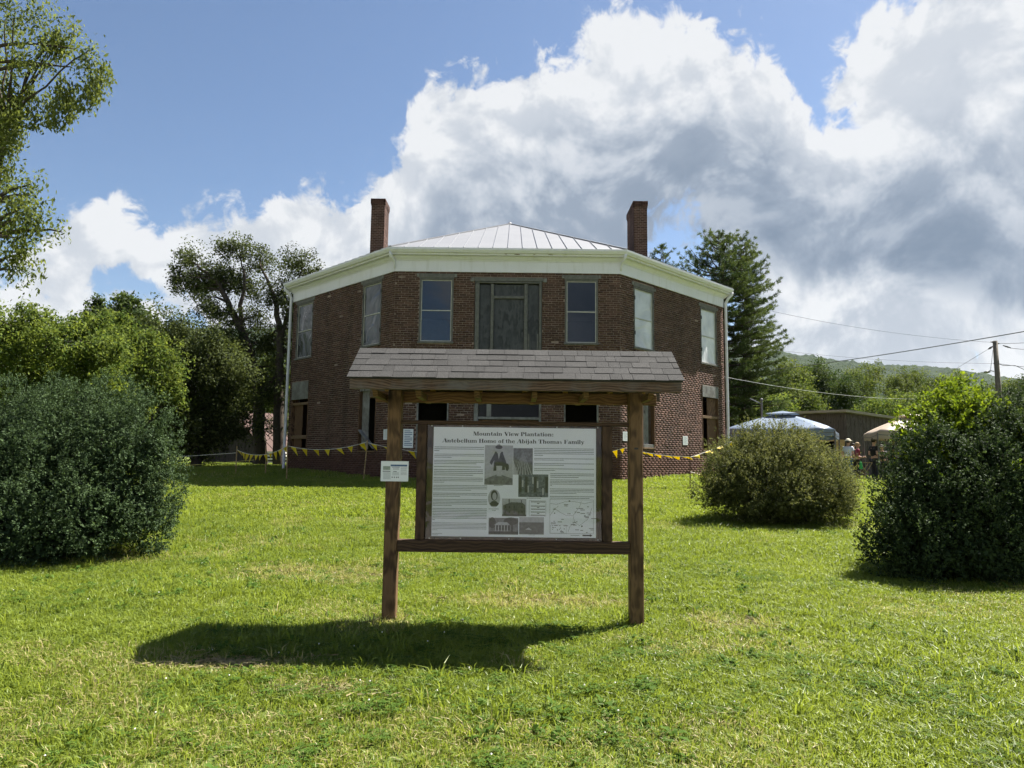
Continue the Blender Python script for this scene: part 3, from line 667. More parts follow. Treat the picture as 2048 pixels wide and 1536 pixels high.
# heavy serif capitals and lower case, drawn as shapes
def Rr(x0, y0, x1, y1): return [(x0, y0), (x1, y0), (x1, y1), (x0, y1)]
def Dg(x0, y0, x1, y1, w): return [(x0, y0), (x0+w, y0), (x1+w, y1), (x1, y1)]
def Ring(cx, cy, rx, ry, ix, iy, a0=0, a1=360, k=18):
    o = []
    for i in range(k):
        t0, t1 = R_(a0+(a1-a0)*i/k), R_(a0+(a1-a0)*(i+1)/k)
        o.append([(cx+ix*math.cos(t0), cy+iy*math.sin(t0)), (cx+rx*math.cos(t0), cy+ry*math.sin(t0)), (cx+rx*math.cos(t1), cy+ry*math.sin(t1)), (cx+ix*math.cos(t1), cy+iy*math.sin(t1))])
    return o
h_ = .06; xh = .68
def sf(x, y): return Rr(x-.05, y, x+.27, y+h_)
GL = {
 'M': ([Rr(.07, 0, .13, 1), Rr(.80, 0, 1.04, 1), Dg(.07, 1, .42, 0, .26), Dg(.44, 0, .80, 1, .07), Rr(-.02, 0, .24, h_), Rr(.74, 0, 1.12, h_), Rr(-.02, 1-h_, .2, 1), Rr(.9, 1-h_, 1.12, 1)], 1.18),
 'o': (Ring(.32, .34, .32, .36, .10, .32), .70),
 'u': ([Rr(.06, .1, .27, xh), Rr(.47, 0, .68, xh), Rr(-.02, xh-h_, .2, xh), Rr(.4, xh-h_, .6, xh), Rr(.6, 0, .75, h_)]+Ring(.27, .14, .21, .15, .06, .10, 180, 360, 8), .78),
 'n': ([Rr(.06, 0, .27, xh), Rr(.47, 0, .68, .55), sf(.05, 0), sf(.46, 0), Rr(-.02, xh-h_, .2, xh)]+Ring(.46, .52, .22, .17, .06, .12, 0, 180, 8), .80),
 't': ([Rr(.1, .08, .31, .9), Rr(0, xh-h_, .44, xh), Rr(.2, 0, .44, .08)], .48),
 'a': ([Rr(.36, .04, .57, .52), Rr(.5, 0, .68, .07)]+Ring(.34, .5, .24, .18, .05, .13, 0, 180, 8)+Ring(.25, .2, .25, .21, .08, .16), .70),
 'i': ([Rr(.06, 0, .27, xh), sf(.05, 0), Rr(-.02, xh-h_, .2, xh), Rr(.06, .78, .27, .98)], .37),
 'V': ([Dg(.06, 1, .38, 0, .28), Dg(.44, 0, .76, 1, .07), Rr(-.04, 1-h_, .44, 1), Rr(.64, 1-h_, .96, 1)], .94),
 'e': (Ring(.32, .34, .32, .36, .11, .31, 20, 335)+[Rr(.1, .34, .62, .40)], .68),
 'w': ([Dg(.02, xh, .22, 0, .22), Dg(.30, 0, .46, xh, .06), Dg(.40, xh, .60, 0, .22), Dg(.68, 0, .86, xh, .06), Rr(-.04, xh-h_, .32, xh), Rr(.76, xh-h_, 1., xh)], .98),
 'P': ([Rr(.08, 0, .34, 1), Rr(-.02, 0, .46, h_), Rr(-.02, 1-h_, .42, 1)]+Ring(.42, .73, .38, .27, .12, .20, -90, 90, 12), .84),
 'l': ([Rr(.06, 0, .27, 1), sf(.05, 0), Rr(-.02, 1-h_, .2, 1)], .37),
 ':': ([Rr(.06, 0, .27, .2), Rr(.06, .46, .27, .66)], .36),
 'A': ([Dg(.02, 0, .42, 1, .06), Dg(.40, 1, .64, 0, .28), Rr(.2, .28, .72, .34), Rr(-.06, 0, .22, h_), Rr(.56, 0, 1.0, h_)], .98),
 'b': ([Rr(.06, 0, .27, 1), Rr(-.02, 1-h_, .2, 1)]+Ring(.36, .34, .32, .35, .10, .29), .76),
 'H': ([Rr(.08, 0, .33, 1), Rr(.62, 0, .87, 1), Rr(.3, .47, .65, .53), Rr(-.03, 0, .44, h_), Rr(-.03, 1-h_, .44, 1), Rr(.51, 0, .98, h_), Rr(.51, 1-h_, .98, 1)], 1.02),
 'm': ([Rr(.06, 0, .27, xh), Rr(.46, 0, .66, .55), Rr(.86, 0, 1.07, .55), sf(.05, 0), sf(.45, 0), sf(.85, 0), Rr(-.02, xh-h_, .2, xh)]+Ring(.45, .52, .21, .17, .06, .12, 0, 180, 8)+Ring(.86, .52, .21, .17, .06, .12, 0, 180, 8), 1.18),
 'f': ([Rr(.1, 0, .31, .85), Rr(-.02, xh-h_, .44, xh), sf(.09, 0)]+Ring(.31, .84, .21, .17, .05, .12, 20, 180, 8), .44),
 'h': ([Rr(.06, 0, .27, 1), Rr(.47, 0, .68, .55), sf(.05, 0), sf(.46, 0), Rr(-.02, 1-h_, .2, 1)]+Ring(.46, .52, .22, .17, .06, .12, 0, 180, 8), .80),
 'j': ([Rr(.1, -.12, .31, xh), Rr(.0, xh-h_, .24, xh), Rr(.1, .78, .31, .98)]+Ring(.1, -.12, .21, .16, .05, .1, 180, 360, 8), .40),
 'T': ([Rr(.29, 0, .55, 1), Rr(.0, 1-h_, .84, 1), Rr(.0, .7, .06, 1), Rr(.78, .7, .84, 1), Rr(.18, 0, .66, h_)], .90),
 's': (Ring(.25, .5, .23, .19, .09, .12, 30, 270, 10)+Ring(.27, .19, .24, .20, .09, .13, -150, 90, 10)+[Dg(.06, .42, .3, .22, .2)], .58),
 'F': ([Rr(.08, 0, .34, 1), Rr(-.02, 0, .46, h_), Rr(-.02, 1-h_, .76, 1), Rr(.70, .7, .76, 1), Rr(.3, .47, .58, .53), Rr(.53, .36, .58, .64)], .80),
 'y': ([Dg(.04, xh, .28, 0, .22), Dg(.24, -.24, .56, xh, .06), Rr(-.04, xh-h_, .34, xh), Rr(.44, xh-h_, .72, xh), Rr(.08, -.26, .28, -.14)], .74),
 ' ': ([], .36)}
def line_of_text(s, uc, vbase, wtot, cap, name):
    adv = sum(GL[c][1] for c in s); k = wtot*(px1-px0)/adv; kz = cap*(pz1-pz0); x, z = pp(uc, vbase); x -= k*adv/2; mb = MB()
    for c in s:
        for pl in GL[c][0]:
            q = [(x+a*k, z+b*kz) for a, b in pl]
            ar = sum(q[i][0]*q[(i+1) % len(q)][1]-q[(i+1) % len(q)][0]*q[i][1] for i in range(len(q)))
            flat(mb, q if ar > 0 else q[::-1], 2)
        x += k*GL[c][1]
    mb.build(name, MATS['ink'], poster)
line_of_text('Mountain View Plantation:', .492, .076, .495, .036, 'title_line')
line_of_text('Antebellum Home of the Abijah Thomas Family', .492, .143, .875, .036, 'title_line')
def para(u0, u1, v0, v1, lines, last=.6):
    mb = MB(); d = (v1-v0)/lines
    for k in range(lines):
        e = u1 if k < lines-1 else u0+(u1-u0)*last
        rect(mb, u0+(0.0), e, v0+d*k+d*.28, v0+d*k+d*.66)
    mb.build('text_block', MATS['ink_lines'], poster)
for a in ((.006, .312, .178, .228, 3, .1), (.006, .312, .245, .288, 3, .35), (.006, .312, .303, .345, 3, .85), (.006, .295, .360, .375, 1, 1.), (.006, .308, .385, .452, 4, .8), (.004, .308, .462, .517, 4, .22),
          (.004, .335, .532, .588, 4, .7), (.004, .335, .603, .645, 3, .5), (.003, .335, .660, .728, 5, .35), (.003, .334, .742, .858, 8, .05), (.003, .333, .873, .950, 6, .1), (.003, .065, .972, .995, 2, .6),
          (.62, .988, .182, .260, 5, .15), (.62, .988, .275, .302, 2, .5), (.62, .988, .320, .350, 2, .5), (.62, .988, .368, .398, 2, .35), (.72, .988, .412, .460, 3, .65), (.718, .988, .470, .535, 5, .05), (.718, .988, .552, .605, 4, .6), (.718, .988, .620, .650, 2, .9),
          (.375, .43, .528, .540, 1, 1.), (.345, .41, .742, .754, 1, 1.), (.365, .39, .756, .766, 1, 1.), (.575, .665, .640, .652, 1, 1.), (.59, .63, .975, .985, 1, 1.), (.845, .90, .972, .984, 1, 1.)): para(*a)
# photographs printed on the poster
def photo(name, u0, u1, v0, v1, base, parts):
    mb = MB(); rect(mb, u0, u1, v0, v1, 1); p = mb.build(name, MATS[base], poster)
    for (mt, fn) in parts:
        q = MB(); fn(q, lambda a: u0+(u1-u0)*a, lambda b: v0+(v1-v0)*b); q.build('print_tone', MATS[mt], p)
def standing(q, U, V):
    shape(q, [(U(.36), V(.16)), (U(.64), V(.16)), (U(.73), V(.62)), (U(.31), V(.65))][::-1], 2)
    shape(q, [(U(.36), V(.18)), (U(.40), V(.30)), (U(.24), V(.50)), (U(.17), V(.44))][::-1], 2); shape(q, [(U(.64), V(.19)), (U(.79), V(.48)), (U(.73), V(.56)), (U(.60), V(.3))][::-1], 2); ell(q, U(.80), V(.55), .011, .035, 2)
def shadefoot(q, U, V): shape(q, [(U(0), V(.86)), (U(.5), V(.72)), (U(1), V(.84)), (U(1), V(1)), (U(0), V(1))][::-1], 2); rect(q, U(.36), U(.45), V(.78), V(.97), 3); rect(q, U(.5), U(.6), V(.78), V(.97), 3)
photo('portrait_photo', .317, .49, .165, .528, 'photo_light', [('photo_mid', shadefoot), ('photo_dark', standing), ('photo_light', lambda q, U, V: (ell(q, U(.5), V(.09), .02, .045, 3), shape(q, [(U(.41), V(.52)), (U(.62), V(.52)), (U(.60), V(.78)), (U(.43), V(.78))][::-1], 3), shape(q, [(U(.45), V(.16)), (U(.56), V(.16)), (U(.5), V(.36))][::-1], 3))), ('photo_dark', lambda q, U, V: ell(q, U(.5), V(.045), .022, .018, 4))])
def rays(q, U, V):
    for k in range(7): shape(q, [(U(.5), V(.12)), (U(.02+.15*k), V(1.)), (U(.06+.15*k), V(1.))], 2)
photo('field_photo', .492, .612, .188, .432, 'photo_mid', [('photo_light', rays), ('photo_light', lambda q, U, V: shape(q, [(U(0), V(.45)), (U(.25), V(1)), (U(0), V(1))][::-1], 3))])
photo('woodland_photo', .525, .708, .428, .636, 'photo_forest', [('photo_light', lambda q, U, V: [rect(q, U(a), U(a+.05), V(b), V(b+.3), 2) for a, b in ((.12, .25), (.3, .5), (.62, .3), (.8, .6), (.46, .12))]), ('photo_dark', lambda q, U, V: [rect(q, U(a), U(a+.09), V(.1), V(.8), 2) for a in (.02, .22, .52, .9)])])
mb = MB(); ell(mb, .378, .652, .037, .082, 1, 28); ov = mb.build('oval_portrait', MATS['photo_light'], poster)
q = MB(); ell(q, .378, .625, .021, .048, 2); shape(q, [(.350, .70), (.366, .676), (.390, .676), (.408, .70), (.396, .722), (.362, .722)][::-1], 2); q.build('print_tone', MATS['photo_dark'], ov)
q = MB(); ell(q, .380, .633, .013, .034, 3); q.build('print_tone', MATS['photo_light'], ov)
photo('house_photo', .427, .575, .652, .812, 'photo_light', [('photo_house', lambda q, U, V: (shape(q, [(U(.05), V(.38)), (U(.38), V(.2)), (U(.82), V(.22)), (U(.96), V(.36)), (U(.96), V(1)), (U(.05), V(1))][::-1], 2), rect(q, U(.27), U(.31), V(.02), V(.26), 2), rect(q, U(.78), U(.82), V(.08), V(.26), 2))), ('photo_dark', lambda q, U, V: (rect(q, U(0), U(1), V(.9), V(1), 3), rect(q, U(.66), U(.72), V(.68), V(.9), 3), [rect(q, U(a), U(a+.05), V(b), V(b+.14), 3) for a in (.12, .28, .48, .8) for b in (.4, .68)]))])
photo('porch_photo', .347, .527, .828, .978, 'photo_mid', [('photo_dark', lambda q, U, V: (rect(q, U(0), U(1), V(.82), V(1), 2), ell(q, U(.12), V(.3), .022, .05, 2), ell(q, U(.75), V(.2), .045, .035, 2), rect(q, U(.76), U(.82), V(.3), V(.9), 2), rect(q, U(.2), U(.72), V(.45), V(.72), 2))), ('photo_light', lambda q, U, V: ([rect(q, U(.22+.1*k), U(.25+.1*k), V(.45), V(.8), 3) for k in range(5)], shape(q, [(U(.18), V(.44)), (U(.72), V(.42)), (U(.62), V(.26)), (U(.32), V(.26))][::-1], 3)))])
photo('landscape_photo', .533, .683, .818, .974, 'photo_hill', [('photo_light', lambda q, U, V: (shape(q, [(U(.25), V(.72)), (U(.38), V(.60)), (U(.52), V(.76))], 2), rect(q, U(0), U(1), V(0), V(.3), 2)))])
# boxed captions, map, arrow
def box_outline(mb, u0, u1, v0, v1, t=.0022, lay=2): rect(mb, u0, u1, v0, v0+t, lay); rect(mb, u0, u1, v1-t, v1, lay); rect(mb, u0, u0+t*.66, v0+t, v1-t, lay); rect(mb, u1-t*.66, u1, v0+t, v1-t, lay)
mb = MB(); box_outline(mb, .592, .695, .668, .808)
for v in (.676, .69, .714, .726, .742, .768, .78, .796): rect(mb, .603 if v not in (.69, .726, .78) else .64, .69 if v not in (.69, .726, .78) else .655, v, v+.0065, 2)
mb.build('caption_box', MATS['ink_soft'], poster)
mb = MB(); box_outline(mb, .718, .985, .655, .963); box_outline(mb, .724, .82, .885, .96, .0016)
def pl(pts, w=.0011):
    for (a, b), (c, d) in zip(pts[:-1], pts[1:]):
        x0, z0 = pp(a, b); x1, z1 = pp(c, d); L = math.hypot(x1-x0, z1-z0); ox, oz = -(z1-z0)/L*w, (x1-x0)/L*w; q = [(x0+ox, z0+oz), (x0-ox, z0-oz), (x1-ox, z1-oz), (x1+ox, z1+oz)]
        flat(mb, q, 2)
pl([(.72, .69), (.76, .70), (.81, .675), (.87, .672), (.93, .69), (.98, .672)]); pl([(.74, .73), (.78, .77), (.82, .80), (.86, .80), (.90, .72), (.91, .67)]); pl([(.86, .80), (.87, .86), (.90, .89), (.95, .83), (.975, .73)]); pl([(.87, .86), (.84, .90), (.83, .95)]); pl([(.72, .80), (.75, .74), (.77, .715)])
rp = random.Random(3)
for k in range(34):
    u, v = rp.uniform(.73, .975), rp.uniform(.69, .95); rect(mb, u, u+rp.uniform(.008, .03), v, v+.0055, 2)
for k in range(14): u, v = rp.uniform(.735, .81), rp.uniform(.89, .95); ell(mb, u, v, .0024, .0035, 3, 8)
ell(mb, .838, .668, .006, .006, 3, 10); ell(mb, .914, .895, .005, .008, 3, 10); ell(mb, .748, .78, .004, .006, 3, 10); rect(mb, .725, .755, .865, .873, 2)
mb.build('route_map', MATS['ink_soft'], poster)
mb = MB(); rect(mb, .918, .965, .972, .984, 2); shape(mb, [(.964, .966), (.964, .990), (.979, .978)], 2); mb.build('arrow', MATS['ink'], poster)
MB().box(-.735, .791, FY-.0125, FY-.0098, .908, 1.895).build('plexiglass_cover', MATS['plexiglass'], kiosk)
for x in (-.70, -.43, -.01, .40, .76):
    for z in (.917, 1.887): MB().tube([(x, FY-.013, z), (x, FY-.0165, z)], .0055, 8).build('screw', MATS['pale_trim'], kiosk)
# metal tag on the post
MB().box(1.075, 1.11, KY-PW/2-.004, KY-PW/2-.0005, 1.70, 1.716).build('metal_tag', MATS['dark_metal'], kiosk)
# paper notice fixed to the post
a, b = pix(762, 922, KY-.075), pix(816, 963, KY-.075); NY = KY-PW/2-.009
nt = thing('paper_notice', (a.x, NY, b.z), 'laminated white event flyer pinned to the wooden kiosk post', 'notice')
plain('sheet_white', (.72, .75, .77), .35, .03, 3., .5); plain('print_blue', (.07, .12, .24), .5, .3, 60.); plain('print_grey', (.33, .36, .37), .5, .3, 60.); plain('print_green', (.26, .31, .26), .5, .3, 80.)
sh = MB(); sh.box(a.x, b.x, NY, NY+.003, b.z, a.z); sh.build('sheet', MATS['sheet_white'], nt)
def nrect(mb, u0, u1, v0, v1, k=1): xa, xb = a.x+(b.x-a.x)*u0, a.x+(b.x-a.x)*u1; za, zb = a.z-(a.z-b.z)*v1, a.z-(a.z-b.z)*v0; mb.poly([(xa, NY-.0005*k, za), (xb, NY-.0005*k, za), (xb, NY-.0005*k, zb), (xa, NY-.0005*k, zb)])
mb = MB(); nrect(mb, .35, .95, .17, .255); nrect(mb, .40, .68, .285, .31); mb.build('headline', MATS['print_blue'], nt)
mb = MB(); nrect(mb, .08, .34, .25, .44); mb.build('picture', MATS['print_green'], nt)
mb = MB()
for v in (.35, .40): nrect(mb, .44, .66, v, v+.02)
for v in (.28, .33, .37, .42, .46, .52, .57, .61, .66): nrect(mb, .72, .94, v, v+.018)
for v in (.56, .60, .64, .68, .72, .76, .80, .84, .88): nrect(mb, .09, .36, v, v+.018); nrect(mb, .42, .66, v, v+.015) if v < .72 else None
mb.build('small_print', MATS['print_grey'], nt)
mb = MB(); nrect(mb, .07, .35, .485, .525); nrect(mb, .45, .58, .5, .53)
for u in (.40, .48, .56, .62): nrect(mb, u, u+.035, .77, .83)
mb.build('bold_print', MATS['ink_soft'], nt)
# notices on the house walls
def wall_notice(i, x0, x1, y0, y1, label, blue=False):
    u0, z1 = wuv(i, x0, y0); u1, z0 = wuv(i, x1, y1); fr = frame(i)
    t = thing('wall_notice', fr(u0, z0, .02), label, 'notice', 'paper notices on the brick walls')
    MB().fbox(fr, u0, u1, z0, z1, .013, .017).build('sheet', MATS['sheet_white'], t); mb = MB(); H = z1-z0; W_ = u1-u0
    for k in range(9):
        v = .08+k*.095; e = .9 if k % 3 else .7
        mb.fbox(fr, u0+W_*.12, u0+W_*e, z1-H*(v+.035), z1-H*v, .0172, .0178)
    mb.build('print_lines', MATS['print_blue' if blue else 'print_grey'], t)
wall_notice(7, 768, 784, 859, 879, 'white paper notice on the brick partly hidden behind the kiosk\'s flyer post')
wall_notice(0, 807, 826, 858, 896, 'tall white paper notice on the brick between flyer post and sign frame', True)
wall_notice(1, 1245, 1255, 863, 882, 'small white paper notice on the brick just beside the flyerless kiosk post')
wall_notice(1, 1365, 1375, 872, 890, 'small white paper notice alone on the brick above the yellow pennants')

# ------------------------------------------------------------------ stakes and yellow pennants
wood('stake_wood', (.22, .15, .07), (.40, .29, .15), 2, 1.5, .8)
plain('stake_rust', (.05, .022, .015), .8)
m, n = new_mat('pennant_yellow'); tc = n.n('ShaderNodeTexCoord').outputs['Object']
c_ = n.mix(n.noise(tc, 4., 3.), (.60, .48, .012), (.80, .64, .02)); out(n, n.n('ShaderNodeMixShader', {0: .45, 1: bsdf(n, c_, .5, .3), 2: n.n('ShaderNodeBsdfTranslucent', {0: c_})}))
plain('string_white', (.55, .53, .46), .8)
plain('string_yellow', (.50, .44, .12), .8)
def stake(px_top, py_top, px_bot, py_bot, Y, label, w=.028, mt='stake_wood'):
    a, b = pix(px_bot, py_bot, Y), pix(px_top, py_top, Y); a.z = gzf(a.x, Y)-.15
    t = thing('stake', (a.x, Y, gzf(a.x, Y)), label, 'stake', 'stakes holding the pennant lines')
    MB().beam(a, b, w, w*.8, (0, 1, 0)).build('shaft', MATS[mt], t); return b
s1 = stake(474, 892, 471, 955, 22.6, 'thin grey wooden stake at the far end of the yellow pennants under the tree')
s2 = stake(532, 896, 531, 955, 22.6, 'thin grey wooden stake between tree trunks and downspout')
s3 = stake(575, 885, 573, 965, 21.2, 'wooden stake standing just beside the white downspout')
s4 = stake(735, 880, 726, 966, 21.2, 'slanting wooden stake in front of the brick wall near kiosk')
s5 = stake(1380, 906, 1380, 966, 19.6, 'dark rusty stake beside the sprawling brownish bush', .022, 'stake_rust')
MB_knot = None
def pennants(p, q, sag, nflag, label, size=(.17, .26), seed=1, flags=True, wind=(0, 0), sm='string_white'):
    r = random.Random(seed); p, q = Vector(p), Vector(q); t0 = thing('pennant_line' if flags else 'boundary_string', (p.x, p.y, gzf(p.x, p.y)), label, 'pennant line' if flags else 'string', 'yellow pennant lines' if flags else 'boundary strings')
    at = lambda s: p.lerp(q, s)-Vector((0, 0, sag*4*s*(1-s)))
    MB().tube([at(k/24) for k in range(25)], .008, 5).build('string', MATS[sm], t0)
    if flags:
        for k in range(nflag):
            s = (k+.5)/nflag; w = size[0]/(q-p).length/2; a, b = at(s-w), at(s+w); tip = at(s)-Vector((0, 0, size[1]*r.uniform(.55, 1.05)))+Vector((wind[0]+r.uniform(-.05, .12), wind[1]+r.uniform(-.12, .12), 0))
            nn = (b-a).cross(tip-a).normalized()*.0015; mid = (a+b+tip)/3+nn*r.uniform(-14, 14); m1 = (a+tip)/2+nn*r.uniform(-9, 9); m2 = (b+tip)/2+nn*r.uniform(-9, 9)
            mb = MB(); P = [a, m1, tip, m2, b]
            for sg in (1, -1):
                for i in range(5):
                    tri = [P[i], P[(i+1) % 5], mid]; tri = tri if sg > 0 else tri[::-1]; mb.poly([v+nn*sg for v in tri])
            mb.build('pennant', MATS['pennant_yellow'], t0)
pennants(s1-Vector((0, 0, .12)), s3-Vector((0, 0, .10)), .22, 11, 'yellow pennant line strung between the two stakes left of the downspout', seed=1)
pennants(s3-Vector((0, 0, .10)), s4-Vector((0, 0, .05)), .17, 7, 'yellow pennant line from the downspout stake to the slanting stake', seed=2, wind=(.08, 0))
e4 = pix(860, 906, 20.8); pennants(s4-Vector((0, 0, .08)), e4, .04, 5, 'yellow pennant line passing behind the kiosk post and frame', (.2, .3), seed=3, wind=(.08, 0))
e5 = pix(1222, 903, 20.8); e6 = pix(1252, 895, 20.5)
pennants(e4, e5, .15, 12, 'yellow pennant line hanging behind the poster', seed=4)
pennants(e5, e6, .0, 2, 'short yellow pennant line between sign frame and kiosk post', seed=5)
pennants(e6, s5-Vector((0, 0, .1)), .07, 7, 'yellow pennant line from the kiosk post to the rusty stake', (.24, .12), seed=6, wind=(.12, 0))
pennants(s5-Vector((0, 0, .12)), pix(1470, 880, 20.6), .02, 4, 'yellow pennant line rising from the rusty stake into the bush', (.28, .12), seed=7, wind=(.15, 0))
pennants(s5-Vector((0, 0, .52)), pix(1440, 960, 20.2), .0, 2, 'lower yellow pennant line at the rusty stake', (.28, .16), seed=8, wind=(.1, 0))
pennants(pix(350, 914, 22.8), s1-Vector((0, 0, .22)), .0, 0, 'upper pale string running from the bush to the far stake', seed=8, flags=False)
pennants(pix(350, 933, 22.8), pix(508, 920, 22.6), .0, 0, 'lower yellowish string running from the bush past the far stake', seed=9, flags=False, sm='string_yellow')
# ------------------------------------------------------------------ vegetation
def unit(v): return v/np.maximum(np.linalg.norm(v, axis=-1, keepdims=True), 1e-9)
def leaves(C, Dr, Ln, Wd, rng, roll=None):
    """rhombic leaves: centre, direction, length, width -> verts, quads; folded a little along the midrib"""
    N = len(C); A = unit(rng.normal(size=(N, 3))) if roll is None else roll
    S = unit(np.cross(Dr, A)); h = Dr*(Ln[:, None]/2); w = S*(Wd[:, None]/2)
    up = np.cross(S, Dr)*(Wd[:, None]*.12)
    V = np.stack([C-h, C+w-h*.1+up, C+h, C-w-h*.1+up], 1).reshape(-1, 3); Q = np.arange(N*4).reshape(N, 4); return V, Q
class Crown:
    def __init__(s, seed): s.V = []; s.Q = []; s.T = []; s.k = 0; s.rng = np.random.default_rng(seed)
    def add(s, V, Q, T): s.V.append(V); s.Q.append(Q+s.k); s.k += len(V); s.T.append(T)
    def build(s, name, m, parent): return np_mesh(name, np.concatenate(s.V), np.concatenate(s.Q), np.clip(np.concatenate(s.T), 0, 1), m, parent)
def ell_px(px, py, rx, ry, Y, rd=None):
    c = pix(px, py, Y); return (c.x, c.y, c.z, rx*Y/F, (rd if rd is not None else (rx+ry)/2*Y/F), ry*Y/F)
_PH = np.random.default_rng(2).uniform(0, 6.283, (3, 4, 3)); _DR = unit(np.random.default_rng(4).normal(size=(3, 4, 3)))
def lump(p, size):
    """smooth 3D noise in -1..1 with lumps of about the given size, finer ones on top"""
    s = 0
    for o in range(3):
        w = 6.283/(size/(2**o)); v = 0
        for k in range(4): v = v+np.sin((p@_DR[o, k])*w*(.8+.13*k)+_PH[o, k, 0]+1.7*np.sin((p@_DR[o, (k+1) % 4])*w*.7+_PH[o, k, 1]))
        s = s+v/4*.62**o
    return s/1.3
LUMP = [.0, 1.]
def surf_points(rng, ells, N, lo=.75, hi=1.0, zmin=None):
    P = []; Nn = []; E = np.array(ells); ar = (E[:, 3]*E[:, 4]+E[:, 3]*E[:, 5]+E[:, 4]*E[:, 5]); pr = ar/ar.sum(); tot = 0
    while tot < N:
        k = rng.choice(len(E), size=N*2, p=pr); d = unit(rng.normal(size=(N*2, 3))); rr = rng.uniform(lo, hi, (N*2, 1))
        p = E[k, :3]+d*E[k, 3:]; nn = unit(d/E[k, 3:])
        lf = 1+LUMP[0]*np.clip(lump(p, LUMP[1]), -1.2, 1.2)[:, None]; p = E[k, :3]+d*E[k, 3:]*rr*lf
        inside = np.zeros(len(p), bool)
        for j in range(len(E)): inside |= (np.sum(((p-E[j, :3])/E[j, 3:])**2, 1) < (lo-.08)**2) & (k != j)
        ok = ~inside
        if zmin is not None: ok &= p[:, 2] > zmin
        P.append(p[ok]); Nn.append(nn[ok]); tot += ok.sum()
    return np.concatenate(P)[:N], np.concatenate(Nn)[:N]
def shrink(ells, k, dx=0.): return [(e[0]+dx, e[1], e[2], e[3]*k, e[4]*k, e[5]*k) for e in ells]
def lumps(ells, nl, r0, r1, seed, tall=1.15, lo=.74, hi=.98, zmin=None):
    """break a big form up into many small rounded heads"""
    rg_ = np.random.default_rng(seed); P, _ = surf_points(rg_, ells, nl, lo, hi, zmin); r = rg_.uniform(r0, r1, nl)
    return [(p[0], p[1], p[2], a*rg_.uniform(.8, 1.2), a*rg_.uniform(.8, 1.2), a*tall*rg_.uniform(.8, 1.3)) for p, a in zip(P, r)]
def clump_foliage(cr, ells, nclump, per, crad, ln, wd, droop=0., lo=.45, hi=1., tint_var=.25, tall=1.):
    rng = cr.rng; P, Nn = surf_points(rng, ells, nclump, lo, hi)
    ct = rng.normal(.45, tint_var*.8, nclump)
    C = np.repeat(P, per, 0)+unit(rng.normal(size=(nclump*per, 3)))*(rng.random((nclump*per, 1))**.5)*np.repeat(rng.uniform(.6, 1.5, (nclump, 1)), per, 0)*1.35*np.array([crad, crad, crad*tall])
    Dr = unit(rng.normal(size=C.shape)*.8+np.repeat(Nn, per, 0)*.4-np.array([0, 0, droop]))
    A = unit(np.repeat(Nn, per, 0)*.7+np.array([0, 0, .55])+rng.normal(size=C.shape)*.55)
    V, Q = leaves(C, Dr, ln*rng.uniform(.7, 1.3, len(C)), wd*rng.uniform(.7, 1.3, len(C)), rng, A)
    cr.add(V, Q, np.repeat(ct, per)+rng.normal(0, tint_var, len(C))); return P
def shoot_foliage(cr, ells, nshoot, per, slen, ln, wd, lo=.86, hi=1.0, upw=.7, tint=.45, tv=.25, zmin=None):
    rng = cr.rng; P, Nn = surf_points(rng, ells, nshoot, lo, hi, zmin)
    D = unit(Nn+np.array([0, 0, upw])+rng.normal(size=P.shape)*.35); L = slen*rng.uniform(.5, 1.4, (nshoot, 1))
    s = rng.uniform(0, 1, (nshoot, per, 1)); C = P[:, None]+D[:, None]*L[:, None]*s+rng.normal(size=(nshoot, per, 3))*wd*.55
    Dr = unit(D[:, None]*.8+rng.normal(size=(nshoot, per, 3))*.7)
    C = C.reshape(-1, 3); Dr = Dr.reshape(-1, 3)
    ct = rng.normal(tint, tv*.6, nshoot)
    A = unit(np.repeat(Nn, per, 0)*.7+np.array([0, 0, .6])+rng.normal(size=C.shape)*.5)
    V, Q = leaves(C, Dr, ln*rng.uniform(.7, 1.3, len(C)), wd*rng.uniform(.7, 1.3, len(C)), rng, A); cr.add(V, Q, np.repeat(ct, per)+rng.normal(0, tv, len(C))+(s.reshape(-1)-.5)*.25)
def branch(mb, a, b, r0, r1, rng, wob=.12, k=7, seg=6):
    a, b = Vector(a), Vector(b); L = (b-a).length; pts = [a]; off = Vector((0, 0, 0))
    for i in range(1, seg+1):
        s = i/seg; off = off+Vector(rng.normal(0, wob*L/seg, 3)); p = a.lerp(b, s)+off*(1-s*.5)+Vector((0, 0, L*.08*math.sin(s*math.pi)))
        pts.append(p)
    mb.tube(pts, [r0+(r1-r0)*i/seg for i in range(seg+1)], k, False); return pts
plain('bark', (.055, .045, .036), .95, .5, 9., .1, 0, .8)
plain('bark_grey', (.09, .08, .07), .95, .5, 9., .1, 0, .8)
